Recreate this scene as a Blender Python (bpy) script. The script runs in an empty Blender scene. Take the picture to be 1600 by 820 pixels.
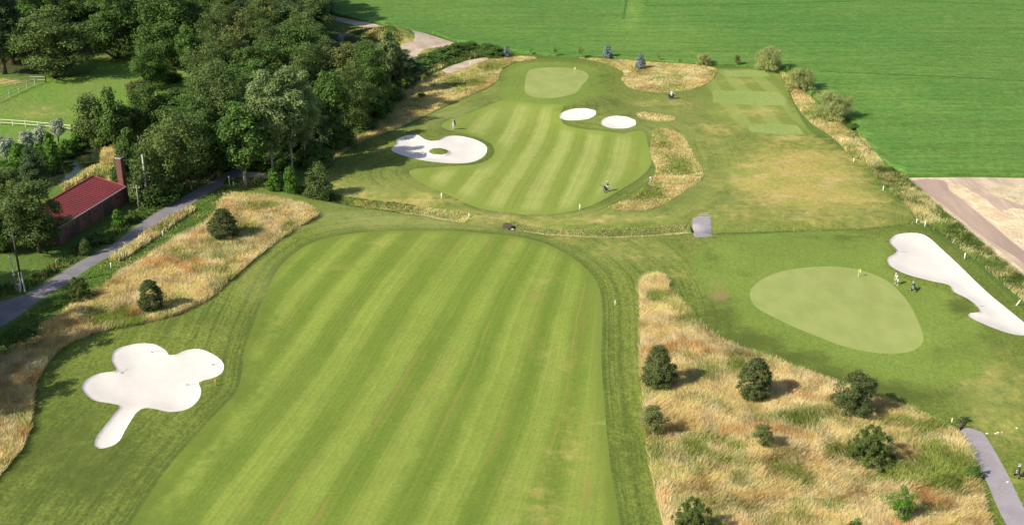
import bpy, math, random
import numpy as np
from mathutils import Vector, Matrix
from mathutils.geometry import delaunay_2d_cdt

random.seed(7)
RNG = np.random.default_rng(7)
SC = bpy.context.scene
COL = SC.collection
rad = math.radians

# ------------------------------------------------------------------ camera, sky, sun, exposure
F_PX, CX, CY = 1963.0, 800.0, 410.0
PITCH = rad(23.2)
CAM_Z = 70.0
cam_d = bpy.data.cameras.new('camera')
cam = bpy.data.objects.new('camera', cam_d)
COL.objects.link(cam)
cam.location = (0, 0, CAM_Z)
cam.rotation_euler = (math.pi/2 - PITCH, 0, 0)
cam_d.sensor_width = 36.0
cam_d.lens = 36.0*F_PX/1600.0
cam_d.clip_start = 1.0
cam_d.clip_end = 8000
SC.camera = cam

SUN_ELEV = rad(38)
SHADOW_DIR = rad(29)                       # shadows fall towards this heading (from +X towards +Y)
world = bpy.data.worlds.new('World')
SC.world = world
world.use_nodes = True
wn = world.node_tree
sky = wn.nodes.new('ShaderNodeTexSky')
sky.sky_type = 'NISHITA'
sky.sun_disc = False
sky.sun_elevation = SUN_ELEV
_sx, _sy = -math.cos(SHADOW_DIR), -math.sin(SHADOW_DIR)
sky.sun_rotation = math.atan2(_sx, _sy)
sky.dust_density = 1.5
wn.links.new(sky.outputs[0], wn.nodes['Background'].inputs[0])
wn.nodes['Background'].inputs[1].default_value = 0.10
sun_d = bpy.data.lights.new('sun', 'SUN')
sun_d.energy = 4.6
sun_d.angle = rad(0.5)
sun_d.color = (1.0, 0.93, 0.77)
sun = bpy.data.objects.new('sun', sun_d)
COL.objects.link(sun)
_sv = Vector((_sx*math.cos(SUN_ELEV), _sy*math.cos(SUN_ELEV), math.sin(SUN_ELEV)))
sun.rotation_euler = _sv.to_track_quat('Z', 'Y').to_euler()
sun.location = (-60, 0, 90)
SC.view_settings.view_transform = 'Standard'
SC.view_settings.look = 'None'
SC.view_settings.exposure = 0.30
SC.view_settings.gamma = 1.0
SC.render.engine = 'CYCLES'

# ------------------------------------------------------------------ where things stand: survey of the photograph
SP, CP = math.sin(PITCH), math.cos(PITCH)

def G(px, py, z=0.0):
    u = (px-CX)/F_PX; v = (CY-py)/F_PX
    dy = CP+v*SP; dz = -SP+v*CP
    t = (CAM_Z-z)/-dz
    return (u*t, dy*t)

def G3(px, py, z=0.0):
    x, y = G(px, py, z)
    return Vector((x, y, z))

def to_px(X, Y, Z=0.0):
    X = np.asarray(X, float); Y = np.asarray(Y, float); Z = np.asarray(Z, float)-CAM_Z
    d = Y*CP-Z*SP
    return CX+F_PX*X/d, CY-F_PX*(Y*SP+Z*CP)/d

def height_at(Y, py):
    v = (CY-py)/F_PX
    return CAM_Z - Y*((SP-v*CP)/(CP+v*SP))

def depth_of(X, Y, Z=0.0):
    return Y*CP-(Z-CAM_Z)*SP

# ------------------------------------------------------------------ tagging
def tag(o, label=None, cat=None, group=None, kind=None):
    if label: o['label'] = label
    if cat: o['category'] = cat
    if group: o['group'] = group
    if kind: o['kind'] = kind
    return o

def empty(name, loc, rz=0.0, scale=(1, 1, 1)):
    o = bpy.data.objects.new(name, None)
    COL.objects.link(o)
    o.location = loc; o.rotation_euler = (0, 0, rz); o.scale = scale
    o.empty_display_size = 0.3
    return o

def copy_tree(o, parent=None):
    c = o.copy(); COL.objects.link(c); c.parent = parent
    for ch in list(o.children):
        copy_tree(ch, c)
    return c

class MB:
    def __init__(s): s.v = []; s.f = []
    def add(s, vs, fs):
        n = len(s.v); s.v += [tuple(p) for p in vs]; s.f += [tuple(i+n for i in f) for f in fs]; return s
    def box(s, c, sz, rot=None):
        vs = []
        for dx in (-.5, .5):
            for dy in (-.5, .5):
                for dz in (-.5, .5):
                    p = Vector((dx*sz[0], dy*sz[1], dz*sz[2]))
                    if rot: p = rot @ p
                    vs.append(p+Vector(c))
        return s.add(vs, [(0, 1, 3, 2), (4, 6, 7, 5), (0, 4, 5, 1), (2, 3, 7, 6), (0, 2, 6, 4), (1, 5, 7, 3)])
    def tube(s, pts, rs, n=8, cap=True):
        pts = [Vector(p) for p in pts]
        if not hasattr(rs, '__len__'): rs = [rs]*len(pts)
        vs = []; fs = []
        for i, p in enumerate(pts):
            d = (pts[min(i+1, len(pts)-1)]-pts[max(i-1, 0)])
            d = d.normalized() if d.length > 1e-9 else Vector((0, 0, 1))
            a = d.cross(Vector((0, 0, 1)))
            if a.length < 1e-3: a = Vector((1, 0, 0))
            a.normalize(); b = d.cross(a)
            for k in range(n):
                t = 2*math.pi*k/n
                vs.append(p+(a*math.cos(t)+b*math.sin(t))*rs[i])
        for i in range(len(pts)-1):
            for k in range(n):
                fs.append((i*n+k, i*n+(k+1) % n, (i+1)*n+(k+1) % n, (i+1)*n+k))
        if cap:
            fs.append(tuple(range(n-1, -1, -1))); fs.append(tuple((len(pts)-1)*n+k for k in range(n)))
        return s.add(vs, fs)
    def ball(s, c, r, n=8, m=6):
        vs = []; fs = []
        if not hasattr(r, '__len__'): r = (r, r, r)
        for j in range(1, m):
            ph = math.pi*j/m
            for k in range(n):
                t = 2*math.pi*k/n
                vs.append((c[0]+r[0]*math.sin(ph)*math.cos(t), c[1]+r[1]*math.sin(ph)*math.sin(t), c[2]+r[2]*math.cos(ph)))
        for j in range(m-2):
            for k in range(n):
                fs.append((j*n+k, j*n+n+k, j*n+n+(k+1) % n, j*n+(k+1) % n))
        vs.append((c[0], c[1], c[2]+r[2])); vs.append((c[0], c[1], c[2]-r[2]))
        a = (m-1)*n
        for k in range(n):
            fs.append((a, k, (k+1) % n)); fs.append((a+1, (m-2)*n+(k+1) % n, (m-2)*n+k))
        return s.add(vs, fs)
    def mesh(s, name, smooth=False):
        me = bpy.data.meshes.new(name)
        me.from_pydata(s.v, [], s.f); me.update()
        if smooth: me.polygons.foreach_set('use_smooth', [True]*len(me.polygons))
        return me
    def build(s, name, mat, parent=None, smooth=False, loc=None):
        me = s.mesh(name, smooth)
        me.materials.append(mat)
        o = bpy.data.objects.new(name, me); COL.objects.link(o); o.parent = parent
        if loc is not None: o.location = loc
        return o

# ------------------------------------------------------------------ materials
class NT:
    """small helper to write node trees"""
    def __init__(s, name, rough=0.95, spec=0.15):
        s.m = bpy.data.materials.new(name); s.m.use_nodes = True
        s.t = s.m.node_tree; s.b = s.t.nodes['Principled BSDF']
        s.b.inputs['Roughness'].default_value = rough
        s.b.inputs['Specular IOR Level'].default_value = spec
        s.geo = None
    def n(s, typ, **k):
        nd = s.t.nodes.new(typ)
        for a, b in k.items(): setattr(nd, a, b)
        return nd
    def link(s, a, b): s.t.links.new(a, b)
    def pos(s, scale=(1, 1, 1), rotz=0.0, obj=False):
        if obj:
            src = s.n('ShaderNodeTexCoord').outputs['Object']
        else:
            if s.geo is None: s.geo = s.n('ShaderNodeNewGeometry')
            src = s.geo.outputs['Position']
        mp = s.n('ShaderNodeMapping')
        mp.inputs['Scale'].default_value = scale
        mp.inputs['Rotation'].default_value = (0, 0, rotz)
        s.link(src, mp.inputs['Vector'])
        return mp.outputs[0]
    def noise(s, scale, detail=3, vec=None, rough=0.55, dist=0.0):
        nd = s.n('ShaderNodeTexNoise')
        nd.inputs['Scale'].default_value = scale; nd.inputs['Detail'].default_value = detail
        nd.inputs['Roughness'].default_value = rough; nd.inputs['Distortion'].default_value = dist
        s.link(vec if vec is not None else s.pos(), nd.inputs['Vector'])
        return nd.outputs['Fac']
    def attr(s, name):
        nd = s.n('ShaderNodeAttribute'); nd.attribute_name = name
        return nd
    def ramp(s, fac, a, b, smooth=True):
        nd = s.n('ShaderNodeMapRange'); nd.interpolation_type = 'SMOOTHSTEP' if smooth else 'LINEAR'
        nd.inputs['From Min'].default_value = a; nd.inputs['From Max'].default_value = b
        s.link(fac, nd.inputs['Value']); return nd.outputs[0]
    def math(s, op, a, b=None, c=None):
        nd = s.n('ShaderNodeMath', operation=op)
        for i, v in enumerate((a, b, c)):
            if v is None: continue
            if isinstance(v, (int, float)): nd.inputs[i].default_value = v
            else: s.link(v, nd.inputs[i])
        return nd.outputs[0]
    def mix(s, fac, a, b, blend='MIX'):
        nd = s.n('ShaderNodeMix', data_type='RGBA', blend_type=blend)
        for i, v in ((0, fac), (6, a), (7, b)):
            if isinstance(v, (int, float)): nd.inputs[i].default_value = v
            elif isinstance(v, (tuple, list)): nd.inputs[i].default_value = (*v[:3], 1)
            else: s.link(v, nd.inputs[i])
        return nd.outputs[2]
    def color(s, c): s.link(c, s.b.inputs['Base Color']) if not isinstance(c, tuple) else setattr(s.b.inputs['Base Color'], 'default_value', (*c, 1)); return s
    def bump(s, h, dist=0.05, strength=1.0):
        nd = s.n('ShaderNodeBump'); nd.inputs['Distance'].default_value = dist; nd.inputs['Strength'].default_value = strength
        s.link(h, nd.inputs['Height']); s.link(nd.outputs[0], s.b.inputs['Normal']); return s

def simple(name, c, rough=0.6, spec=0.3, var=0.12, scale=3.0, metal=0.0):
    t = NT(name, rough, spec)
    f = t.noise(scale, 4, t.pos(obj=True))
    t.color(t.mix(f, tuple(x*(1-var) for x in c), tuple(min(1, x*(1+var)) for x in c)))
    t.b.inputs['Metallic'].default_value = metal
    return t.m

def grass_base(t, cA, cB, fine=1.0, bumpd=0.06):
    """mottled turf colour: two tones on several scales, plus fine blade grain"""
    big = t.noise(0.06, 4); mid = t.noise(0.45, 4); fin = t.noise(3.2, 3); 
    c = t.mix(t.ramp(big, .3, .7), cA, cB)
    m = t.ramp(mid, .3, .72)
    c = t.mix(t.math('MULTIPLY', m, .22), c, tuple(x*.72 for x in cA))
    fd = t.ramp(t.math('ADD', t.math('MULTIPLY', fin, .6), t.math('MULTIPLY', t.noise(1.0, 4, t.pos((2.6, .9, 1), .25), .7), .4)), .36, .64)
    c = t.mix(1.0, c, t.mix(fd, (1-.16*fine,)*3, (1+.14*fine,)*3), 'MULTIPLY')
    t.bump(t.math('ADD', fin, t.math('MULTIPLY', mid, 2.0)), bumpd)
    return c

def conditions(t, c, dryc=(.50, .40, .125), lushc=(.088, .118, .024), redc=(.34, .22, .11)):
    """worn / dry / lush areas and painted dimming at left surveyed into vertex attributes"""
    br = t.noise(.55, 5, rough=.65)
    br2 = t.noise(.16, 4)
    n = t.math('ADD', t.math('MULTIPLY', t.math('SUBTRACT', br, .5), 1.5), t.math('MULTIPLY', t.math('SUBTRACT', br2, .5), .9))
    def one(name, c, col, amt=1.0):
        a = t.attr(name).outputs['Fac']
        f = t.ramp(t.math('ADD', a, t.math('MULTIPLY', n, t.math('MINIMUM', t.math('MULTIPLY', a, 3.0), 1.0))), .08, .95)
        return t.mix(t.math('MULTIPLY', f, amt), c, col)
    c = one('lush', c, lushc, .85)
    dc = t.mix(t.ramp(t.noise(.11, 4), .38, .62), dryc, (.36, .355, .085))
    dc = t.mix(t.ramp(t.noise(.17, 5, t.pos((1, 1.6, 1), .4), .65), .52, .66), dc, (.56, .43, .19))
    dc = t.mix(1.0, dc, t.mix(t.ramp(t.noise(1.3, 4, rough=.7), .3, .7), (.84,)*3, (1.14,)*3), 'MULTIPLY')
    c = one('dry', c, dc, .9)
    c = one('red', c, redc, .7)
    return c

M = {}
def mat_rough():
    t = NT('mown_rough')
    c = grass_base(t, (.172, .216, .040), (.132, .180, .032), 1.9)
    ed = t.attr('edge').outputs['Fac']
    # mower passes run parallel to the fairway edge
    cmb = t.n('ShaderNodeCombineXYZ'); t.link(ed, cmb.inputs[0]); t.link(t.noise(.05, 2), cmb.inputs[1])
    ln = t.math('ADD', t.math('MULTIPLY', t.noise(.9, 2, cmb.outputs[0]), .5), t.math('MULTIPLY', t.noise(3.2, 2, cmb.outputs[0]), .5))
    c2 = t.mix(1.0, c, t.mix(t.ramp(ln, .38, .62), (.76, .80, .78), (1.28, 1.22, 1.30)), 'MULTIPLY')
    c = t.mix(t.math('MULTIPLY', t.ramp(ed, 30., 9.), t.ramp(t.noise(.04, 3), .25, .5)), c, c2)
    # narrow uncut band outside the fairway cut, darkened also for the grass lip's shadow
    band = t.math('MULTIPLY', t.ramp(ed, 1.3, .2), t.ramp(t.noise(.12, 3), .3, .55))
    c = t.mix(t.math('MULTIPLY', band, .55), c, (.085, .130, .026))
    fr = t.ramp(t.math('ADD', t.attr('fringe').outputs['Fac'], t.math('MULTIPLY', t.math('SUBTRACT', t.noise(.5, 4), .5), .5)), .2, .9)
    fc = grass_base(t, (.200, .275, .052), (.172, .238, .044), 1.0, .03)
    pl = t.math('MULTIPLY', t.attr('pale').outputs['Fac'], t.ramp(t.noise(.22, 4, rough=.65), .22, .6))
    c = t.mix(pl, c, t.mix(t.ramp(t.noise(.8, 4), .35, .65), (.335, .345, .125), (.27, .31, .085)))
    c = t.mix(fr, c, fc)
    tw = t.n('ShaderNodeTexWave'); tw.inputs['Scale'].default_value = .055; tw.inputs['Distortion'].default_value = 1.2; tw.inputs['Detail'].default_value = 2; t.link(t.pos(rotz=rad(-6)), tw.inputs[0])
    tc = t.mix(t.ramp(tw.outputs['Fac'], .3, .7), (.27, .33, .085), (.20, .255, .055))
    c = t.mix(t.math('MULTIPLY', t.attr('teearea').outputs['Fac'], .8), c, tc)
    c = conditions(t, c)
    t.color(c); return t.m
def mat_fairway(far=False):
    t = NT('striped_fairway')
    s = t.attr('stripe').outputs['Fac']
    wob = t.math('MULTIPLY', t.math('SUBTRACT', t.noise(.25, 3), .5), .22)
    w = t.math('SINE', t.math('MULTIPLY', t.math('ADD', s, wob), 2*math.pi))
    f = t.ramp(w, -.8, .8)
    amt = t.ramp(t.noise(.035, 2), .25, .6)
    f = t.math('ADD', t.math('MULTIPLY', f, t.math('ADD', t.math('MULTIPLY', amt, .5), .5)), t.math('MULTIPLY', t.math('SUBTRACT', 1.0, amt), .25))
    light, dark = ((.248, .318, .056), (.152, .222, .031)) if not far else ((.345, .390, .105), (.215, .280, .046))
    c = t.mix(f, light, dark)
    fin = t.noise(2.6, 4, rough=.65); mid = t.noise(.3, 4)
    c = t.mix(t.math('MULTIPLY', t.ramp(mid, .35, .75), .4), c, tuple(x*.78 for x in light))
    c = t.mix(1.0, c, t.mix(t.ramp(fin, .25, .75), (.88, .88, .84), (1.12, 1.12, 1.16)), 'MULTIPLY')
    cm2 = t.n('ShaderNodeCombineXYZ'); t.link(t.math('MULTIPLY', s, 22.0), cm2.inputs[0]); t.link(t.noise(.02, 1), cm2.inputs[1])
    c = t.mix(1.0, c, t.mix(t.ramp(t.noise(1.0, 4, cm2.outputs[0]), .3, .7), (.90, .92, .90), (1.10, 1.07, 1.10)), 'MULTIPLY')
    # long dry scuffs left by the mower wheels
    cmb = t.n('ShaderNodeCombineXYZ'); t.link(t.math('MULTIPLY', s, 6.0), cmb.inputs[0]); t.link(t.noise(.03, 1), cmb.inputs[1])
    sc = t.noise(1.3, 3, cmb.outputs[0])
    patch = t.ramp(t.noise(.055, 3), .44, .62)
    c = t.mix(t.math('MULTIPLY', t.math('MULTIPLY', t.ramp(sc, .50, .74), patch), .55), c, (.33, .235, .08))
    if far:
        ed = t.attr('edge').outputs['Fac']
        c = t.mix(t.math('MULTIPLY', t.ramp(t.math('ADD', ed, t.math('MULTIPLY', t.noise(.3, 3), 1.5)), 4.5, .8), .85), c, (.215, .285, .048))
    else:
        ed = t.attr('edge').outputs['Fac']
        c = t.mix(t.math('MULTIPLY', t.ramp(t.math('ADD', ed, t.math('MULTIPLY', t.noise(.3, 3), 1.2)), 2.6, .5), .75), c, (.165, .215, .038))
    c = conditions(t, c, lushc=(.130, .185, .030))
    t.bump(t.math('ADD', fin, mid), .03)
    t.color(c); return t.m
def mat_green():
    t = NT('putting_green', .9, .2)
    vec = t.pos((1, .6, 1), .35)
    c = t.mix(t.ramp(t.noise(.35, 4, vec), .3, .7), (.325, .365, .118), (.280, .325, .096))
    fin = t.noise(2.0, 3)
    c = t.mix(1.0, c, t.mix(fin, (.94,)*3, (1.06,)*3), 'MULTIPLY')
    t.color(c); return t.m
def mat_fringe():
    t = NT('fringe_turf')
    c = grass_base(t, (.205, .285, .060), (.180, .250, .055), .9, .03)
    c = conditions(t, c)
    t.color(c); return t.m
def mat_tee():
    t = NT('tee_turf')
    c = grass_base(t, (.30, .37, .11), (.25, .32, .08), 1.0, .02)
    t.color(c); return t.m
def mat_crop():
    t = NT('crop_leaves')
    big = t.noise(.02, 4); mid = t.noise(.22, 5, rough=.6)
    c = t.mix(t.ramp(big, .32, .68), (.090, .212, .038), (.120, .226, .043))
    c = t.mix(t.attr('dry').outputs['Fac'], c, (.19, .31, .06))
    # distant side of the field is paler
    # drilled rows, nearly across the view, wandering a little
    rows = t.noise(1.0, 3, t.pos((.035, .75, 1), rad(1.5)), .7)
    rows2 = t.noise(1.0, 2, t.pos((.15, 2.4, 1), rad(1.5)))
    r = t.math('ADD', t.math('MULTIPLY', rows, .65), t.math('MULTIPLY', rows2, .35))
    c = t.mix(1.0, c, t.mix(t.ramp(r, .36, .64), (.82, .85, .80), (1.14, 1.11, 1.16)), 'MULTIPLY')
    c = t.mix(t.math('MULTIPLY', t.ramp(mid, .45, .8), .5), c, (.165, .25, .060))
    c = t.mix(1.0, c, t.mix(t.ramp(t.noise(.9, 4, rough=.7), .3, .7), (.82,)*3, (1.18,)*3), 'MULTIPLY')
    ln = t.attr('lush').outputs['Fac']
    c = t.mix(t.math('MULTIPLY', ln, t.ramp(t.noise(.12, 4), .35, .5)), c, (.04, .12, .02))
    t.bump(t.math('ADD', r, t.math('MULTIPLY', t.noise(1.6, 4), .6)), .25)
    t.color(c); return t.m
def mat_straw_soil():
    t = NT('dry_rough_ground')
    c = t.mix(t.ramp(t.noise(.25, 5), .35, .65), (.50, .39, .19), (.42, .36, .14))
    c = t.mix(t.ramp(t.noise(1.4, 4), .4, .7), c, (.33, .27, .11))
    c = t.mix(t.ramp(t.attr('lush').outputs['Fac'], .1, .9), c, (.14, .18, .045))
    t.bump(t.noise(1.8, 5), .15)
    t.color(c); return t.m
def mat_stubble():
    t = NT('harvested_field')
    v = t.pos((1.0, .12, 1), rad(47))
    c = t.mix(t.ramp(t.noise(.12, 5, t.pos((1, .45, 1), rad(47))), .40, .60), (.66, .52, .38), (.50, .37, .29))
    c = t.mix(t.math('MULTIPLY', t.ramp(t.noise(.9, 5, v), .45, .7), .55), c, (.74, .62, .46))
    t.bump(t.noise(1.5, 5), .12)
    t.color(c); return t.m
def mat_strawline():
    t = NT('straw_swath')
    c = t.mix(t.ramp(t.noise(.5, 5, rough=.65), .35, .65), (.76, .64, .42), (.60, .46, .30))
    t.bump(t.noise(2, 5), .2)
    t.color(c); return t.m
def mat_dirt():
    t = NT('dirt')
    v = t.pos((1.0, .15, 1), rad(47))
    c = t.mix(t.ramp(t.noise(.6, 4, v), .35, .65), (.44, .33, .27), (.38, .28, .23))
    c = t.mix(t.math('MULTIPLY', t.ramp(t.noise(2, 4), .55, .75), .4), c, (.5, .4, .28))
    t.bump(t.noise(2.5, 4), .05)
    t.color(c); return t.m
def mat_gravel():
    t = NT('pale_gravel')
    c = t.mix(t.ramp(t.noise(.3, 5), .35, .65), (.60, .49, .38), (.44, .35, .26))
    c = t.mix(t.math('MULTIPLY', t.ramp(t.noise(1.1, 5), .52, .7), .5), c, (.30, .24, .16))
    t.bump(t.noise(2.5, 5), .12)
    t.color(c); return t.m
def mat_asphalt(a=(.245, .225, .235), b=(.19, .175, .185)):
    t = NT('asphalt', .9, .2)
    c = t.mix(t.ramp(t.noise(.4, 5), .35, .65), a, b)
    c = t.mix(t.math('MULTIPLY', t.ramp(t.noise(5, 3), .4, .7), .35), c, tuple(x*1.25 for x in a))
    c = t.mix(t.math('MULTIPLY', t.ramp(t.noise(.15, 3, t.pos((1, .2, 1), -.6)), .52, .62), .3), c, tuple(x*.7 for x in b))
    t.bump(t.noise(9, 3), .01)
    t.color(c); return t.m
def mat_sand():
    t = NT('bunker_sand', .95, .1)
    c = t.mix(t.ramp(t.noise(.3, 4), .3, .7), (.745, .695, .655), (.70, .65, .605))
    rake = t.n('ShaderNodeTexWave'); rake.inputs['Scale'].default_value = 1.6; rake.inputs['Distortion'].default_value = 9; rake.inputs['Detail'].default_value = 3; rake.inputs['Detail Scale'].default_value = .35
    t.link(t.pos(), rake.inputs[0])
    c = t.mix(t.math('MULTIPLY', t.ramp(t.noise(1.8, 5), .55, .8), .18), c, (.62, .54, .47))
    t.bump(t.math('ADD', t.math('MULTIPLY', rake.outputs['Fac'], .10), t.noise(.9, 4)), .03)
    t.color(c); return t.m
def mat_verge():
    t = NT('verge_grass')
    c = grass_base(t, (.12, .195, .038), (.09, .15, .03), 1.2, .12)
    c = conditions(t, c, lushc=(.045, .085, .02))
    t.color(c); return t.m
def mat_floor():
    t = NT('woodland_floor')
    c = t.mix(t.ramp(t.noise(.3, 5), .35, .65), (.045, .07, .018), (.09, .085, .035))
    t.bump(t.noise(1.5, 4), .2)
    t.color(c); return t.m
def mat_meadow():
    t = NT('meadow_grass')
    c = grass_base(t, (.14, .27, .038), (.19, .26, .06), 1.1, .12)
    c = conditions(t, c, dryc=(.28, .27, .10))
    t.color(c); return t.m
def mat_water():
    t = NT('pond_water', .08, .5)
    t.color(t.mix(t.ramp(t.noise(.35, 3), .5, .65), (.02, .03, .015), (.05, .055, .02)))
    t.bump(t.noise(1.2, 3), .01)
    return t.m
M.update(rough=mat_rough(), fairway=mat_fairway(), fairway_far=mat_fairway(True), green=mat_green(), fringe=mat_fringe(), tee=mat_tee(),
         crop=mat_crop(), straw=mat_straw_soil(), stubble=mat_stubble(), swath=mat_strawline(), dirt=mat_dirt(), gravel=mat_gravel(),
         asphalt=mat_asphalt(), path=mat_asphalt((.36, .325, .35), (.31, .275, .30)), sand=mat_sand(), verge=mat_verge(), floor=mat_floor(),
         meadow=mat_meadow(), water=mat_water())

# ------------------------------------------------------------------ zones of the ground (surveyed outlines)
def smooth_closed(pts, step=1.2, world_pts=False):
    P = np.array([p if world_pts else G(*p) for p in pts])
    n = len(P); out = []
    for i in range(n):
        p0, p1, p2, p3 = P[i-1], P[i], P[(i+1) % n], P[(i+2) % n]
        L = np.linalg.norm(p2-p1); k = max(1, min(40, int(L/step)))
        # centripetal-ish catmull rom
        for j in range(k):
            t = j/k
            out.append(.5*((2*p1)+(-p0+p2)*t+(2*p0-5*p1+4*p2-p3)*t*t+(-p0+3*p1-3*p2+p3)*t**3))
    return np.array(out)
def straight(pts, step=6.0):
    P = np.array([G(*p) for p in pts]); out = []
    for i in range(len(P)):
        a, b = P[i], P[(i+1) % len(P)]
        k = max(1, min(60, int(np.linalg.norm(b-a)/step)))
        for j in range(k): out.append(a+(b-a)*j/k)
    return np.array(out)
def ellipse(cx, cy, rx, ry, wob=.05, n=26):
    r = random.Random(int(cx))
    return [(cx+rx*math.cos(2*math.pi*i/n)*(1+r.uniform(-wob, wob)), cy+ry*math.sin(2*math.pi*i/n)*(1+r.uniform(-wob, wob))) for i in range(n)]

Z = []   # (key, object name, polygon, material, label)
def zone(key, name, poly, mat, label=None): Z.append((key, name, poly, M[mat], label))

zone('crop', 'crop_field', straight([(516, 22), (545, 30), (597, 38), (625, 54), (675, 57), (722, 69), (762, 76), (800, 83), (870, 92), (950, 94), (1000, 98), (1075, 103), (1150, 105), (1190, 108), (1225, 118), (1250, 137), (1272, 152), (1300, 172), (1330, 190), (1342, 208), (1358, 228), (1378, 250), (1400, 268), (1416, 274), (1500, 275), (1600, 277), (2400, 290), (6000, 60), (6000, -300), (300, -300), (450, -60), (516, 0)]), 'crop')
zone('stubble', 'stubble_field', straight([(1416, 275), (1600, 278), (2400, 291), (2400, 900), (1750, 560), (1600, 438), (1560, 408), (1500, 352), (1455, 312)]), 'stubble')
zone('dirt', 'dirt_track', smooth_closed([(1425, 279), (1475, 281), (1484, 300), (1508, 322), (1537, 345), (1570, 372), (1600, 396), (1700, 480), (1690, 500), (1600, 416), (1575, 398), (1545, 378), (1512, 353), (1480, 326), (1450, 303)], 2), 'dirt')
zone('swath', 'straw_swath', smooth_closed([(1482, 287), (1500, 288), (1520, 305), (1550, 330), (1580, 350), (1640, 395), (1640, 420), (1600, 390), (1560, 360), (1520, 328), (1490, 305)], 2), 'swath')
zone('swath4', 'straw_swath', smooth_closed([(1418, 277), (1424, 279), (1450, 306), (1480, 330), (1512, 358), (1545, 382), (1600, 428), (1650, 470), (1640, 474), (1598, 438), (1558, 408), (1500, 352), (1455, 312)], 2), 'swath')
zone('swath2', 'straw_swath', smooth_closed([(1548, 298), (1600, 290), (1680, 296), (1700, 330), (1620, 332), (1575, 322), (1548, 312)], 2), 'swath')
zone('swath3', 'straw_swath', smooth_closed([(1565, 338), (1610, 334), (1700, 350), (1700, 395), (1640, 385), (1600, 365)], 2), 'swath')
zone('floor', 'woodland_floor', smooth_closed([(250, 330), (330, 268), (362, 252), (375, 256), (430, 268), (470, 262), (520, 235), (575, 195), (610, 165), (632, 150), (640, 120), (628, 80), (560, 68), (535, 60), (516, 35), (516, 0), (500, -120), (200, -150), (-200, -120), (-300, 60), (-100, 118), (20, 112), (80, 118), (160, 84), (230, 84), (250, 100), (285, 95), (300, 120), (300, 150), (270, 175), (215, 185), (130, 235), (160, 262), (200, 300)], 4), 'floor')
zone('meadow', 'paddock', smooth_closed([(-300, 150), (-60, 140), (20, 132), (75, 124), (140, 116), (165, 92), (215, 86), (260, 92), (292, 96), (296, 140), (262, 165), (215, 185), (140, 212), (90, 225), (40, 232), (-60, 240), (-300, 260)], 4), 'meadow')
zone('pond', 'pond', smooth_closed([(15, 290), (20, 272), (60, 258), (85, 245), (100, 232), (128, 228), (155, 230), (157, 244), (140, 255), (125, 262), (112, 275), (90, 285), (60, 296), (30, 300)], 2), 'water')
zone('driedbank', 'dry_bank', smooth_closed([(95, 292), (115, 280), (140, 262), (155, 258), (158, 232), (185, 225), (195, 245), (190, 262), (172, 285), (150, 280), (120, 292), (100, 300)], 2), 'straw')
zone('rough', 'mown_rough', smooth_closed([(-420, 1500), (-200, 980), (-60, 860), (-20, 775), (0, 742), (38, 688), (45, 640), (50, 608), (75, 560), (100, 538), (120, 528), (155, 518), (250, 500), (330, 465), (400, 405), (470, 355), (497, 338), (470, 322), (430, 312), (370, 305), (352, 302), (354, 296), (372, 292), (400, 293), (430, 297), (452, 300), (480, 296), (500, 275), (512, 258), (560, 226), (600, 213), (640, 200), (700, 166), (760, 143), (778, 128), (784, 112), (802, 100), (840, 94), (900, 94), (935, 98), (960, 104), (990, 107), (1060, 109), (1110, 109), (1205, 109), (1222, 125), (1235, 150), (1255, 190), (1275, 210), (1320, 240), (1350, 262), (1380, 298), (1425, 335), (1450, 360), (1500, 402), (1560, 452), (1620, 505), (1760, 610), (2100, 900), (2100, 1500)], 3), 'rough')
zone('straw_fl', 'dry_rough', smooth_closed([(495, 262), (520, 232), (555, 205), (590, 172), (620, 148), (650, 132), (690, 112), (740, 96), (800, 90), (840, 94), (806, 100), (784, 112), (778, 128), (760, 141), (700, 165), (660, 186), (625, 203), (600, 212), (565, 224), (530, 245), (512, 262), (500, 275)], 2.5), 'straw')
zone('straw_ft', 'dry_rough', smooth_closed([(905, 93), (950, 96), (1000, 98), (1085, 103), (1118, 109), (1113, 125), (1100, 135), (1065, 145), (1020, 147), (985, 142), (970, 128), (975, 118), (960, 108), (930, 98)], 2), 'straw')
zone('straw_s1', 'dry_rough', smooth_closed(ellipse(1024, 187, 31, 6), 2), 'straw')
zone('straw_c', 'dry_rough', smooth_closed([(1020, 206), (1035, 202), (1050, 204), (1070, 215), (1085, 245), (1098, 268), (1095, 282), (1070, 300), (1045, 318), (1010, 332), (975, 332), (950, 326), (985, 312), (1008, 292), (1020, 278), (1025, 262), (1016, 240), (1018, 215)], 2), 'straw')
zone('straw_r', 'dry_rough', smooth_closed([(1215, 110), (1232, 118), (1250, 137), (1272, 158), (1300, 180), (1330, 205), (1350, 228), (1356, 250), (1335, 248), (1310, 222), (1290, 205), (1268, 192), (1245, 165), (1235, 145), (1222, 122)], 2), 'straw')
zone('weeds_r', 'verge', smooth_closed([(1342, 208), (1378, 250), (1416, 275), (1455, 312), (1500, 352), (1560, 408), (1600, 438), (1750, 560), (1800, 640), (1700, 570), (1600, 478), (1545, 432), (1490, 385), (1445, 350), (1415, 322), (1385, 292), (1360, 262), (1350, 240)], 2.5), 'verge')
zone('straw_l', 'dry_rough', smooth_closed([(350, 310), (390, 310), (440, 316), (490, 328), (497, 338), (470, 355), (400, 405), (330, 465), (250, 500), (155, 518), (118, 530), (98, 541), (75, 565), (52, 610), (42, 685), (2, 738), (-40, 800), (-120, 900), (-300, 900), (-200, 700), (-60, 600), (0, 556), (62, 511), (115, 478), (150, 456), (175, 438), (222, 411), (275, 378), (312, 360), (335, 336)], 2), 'straw')
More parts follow.
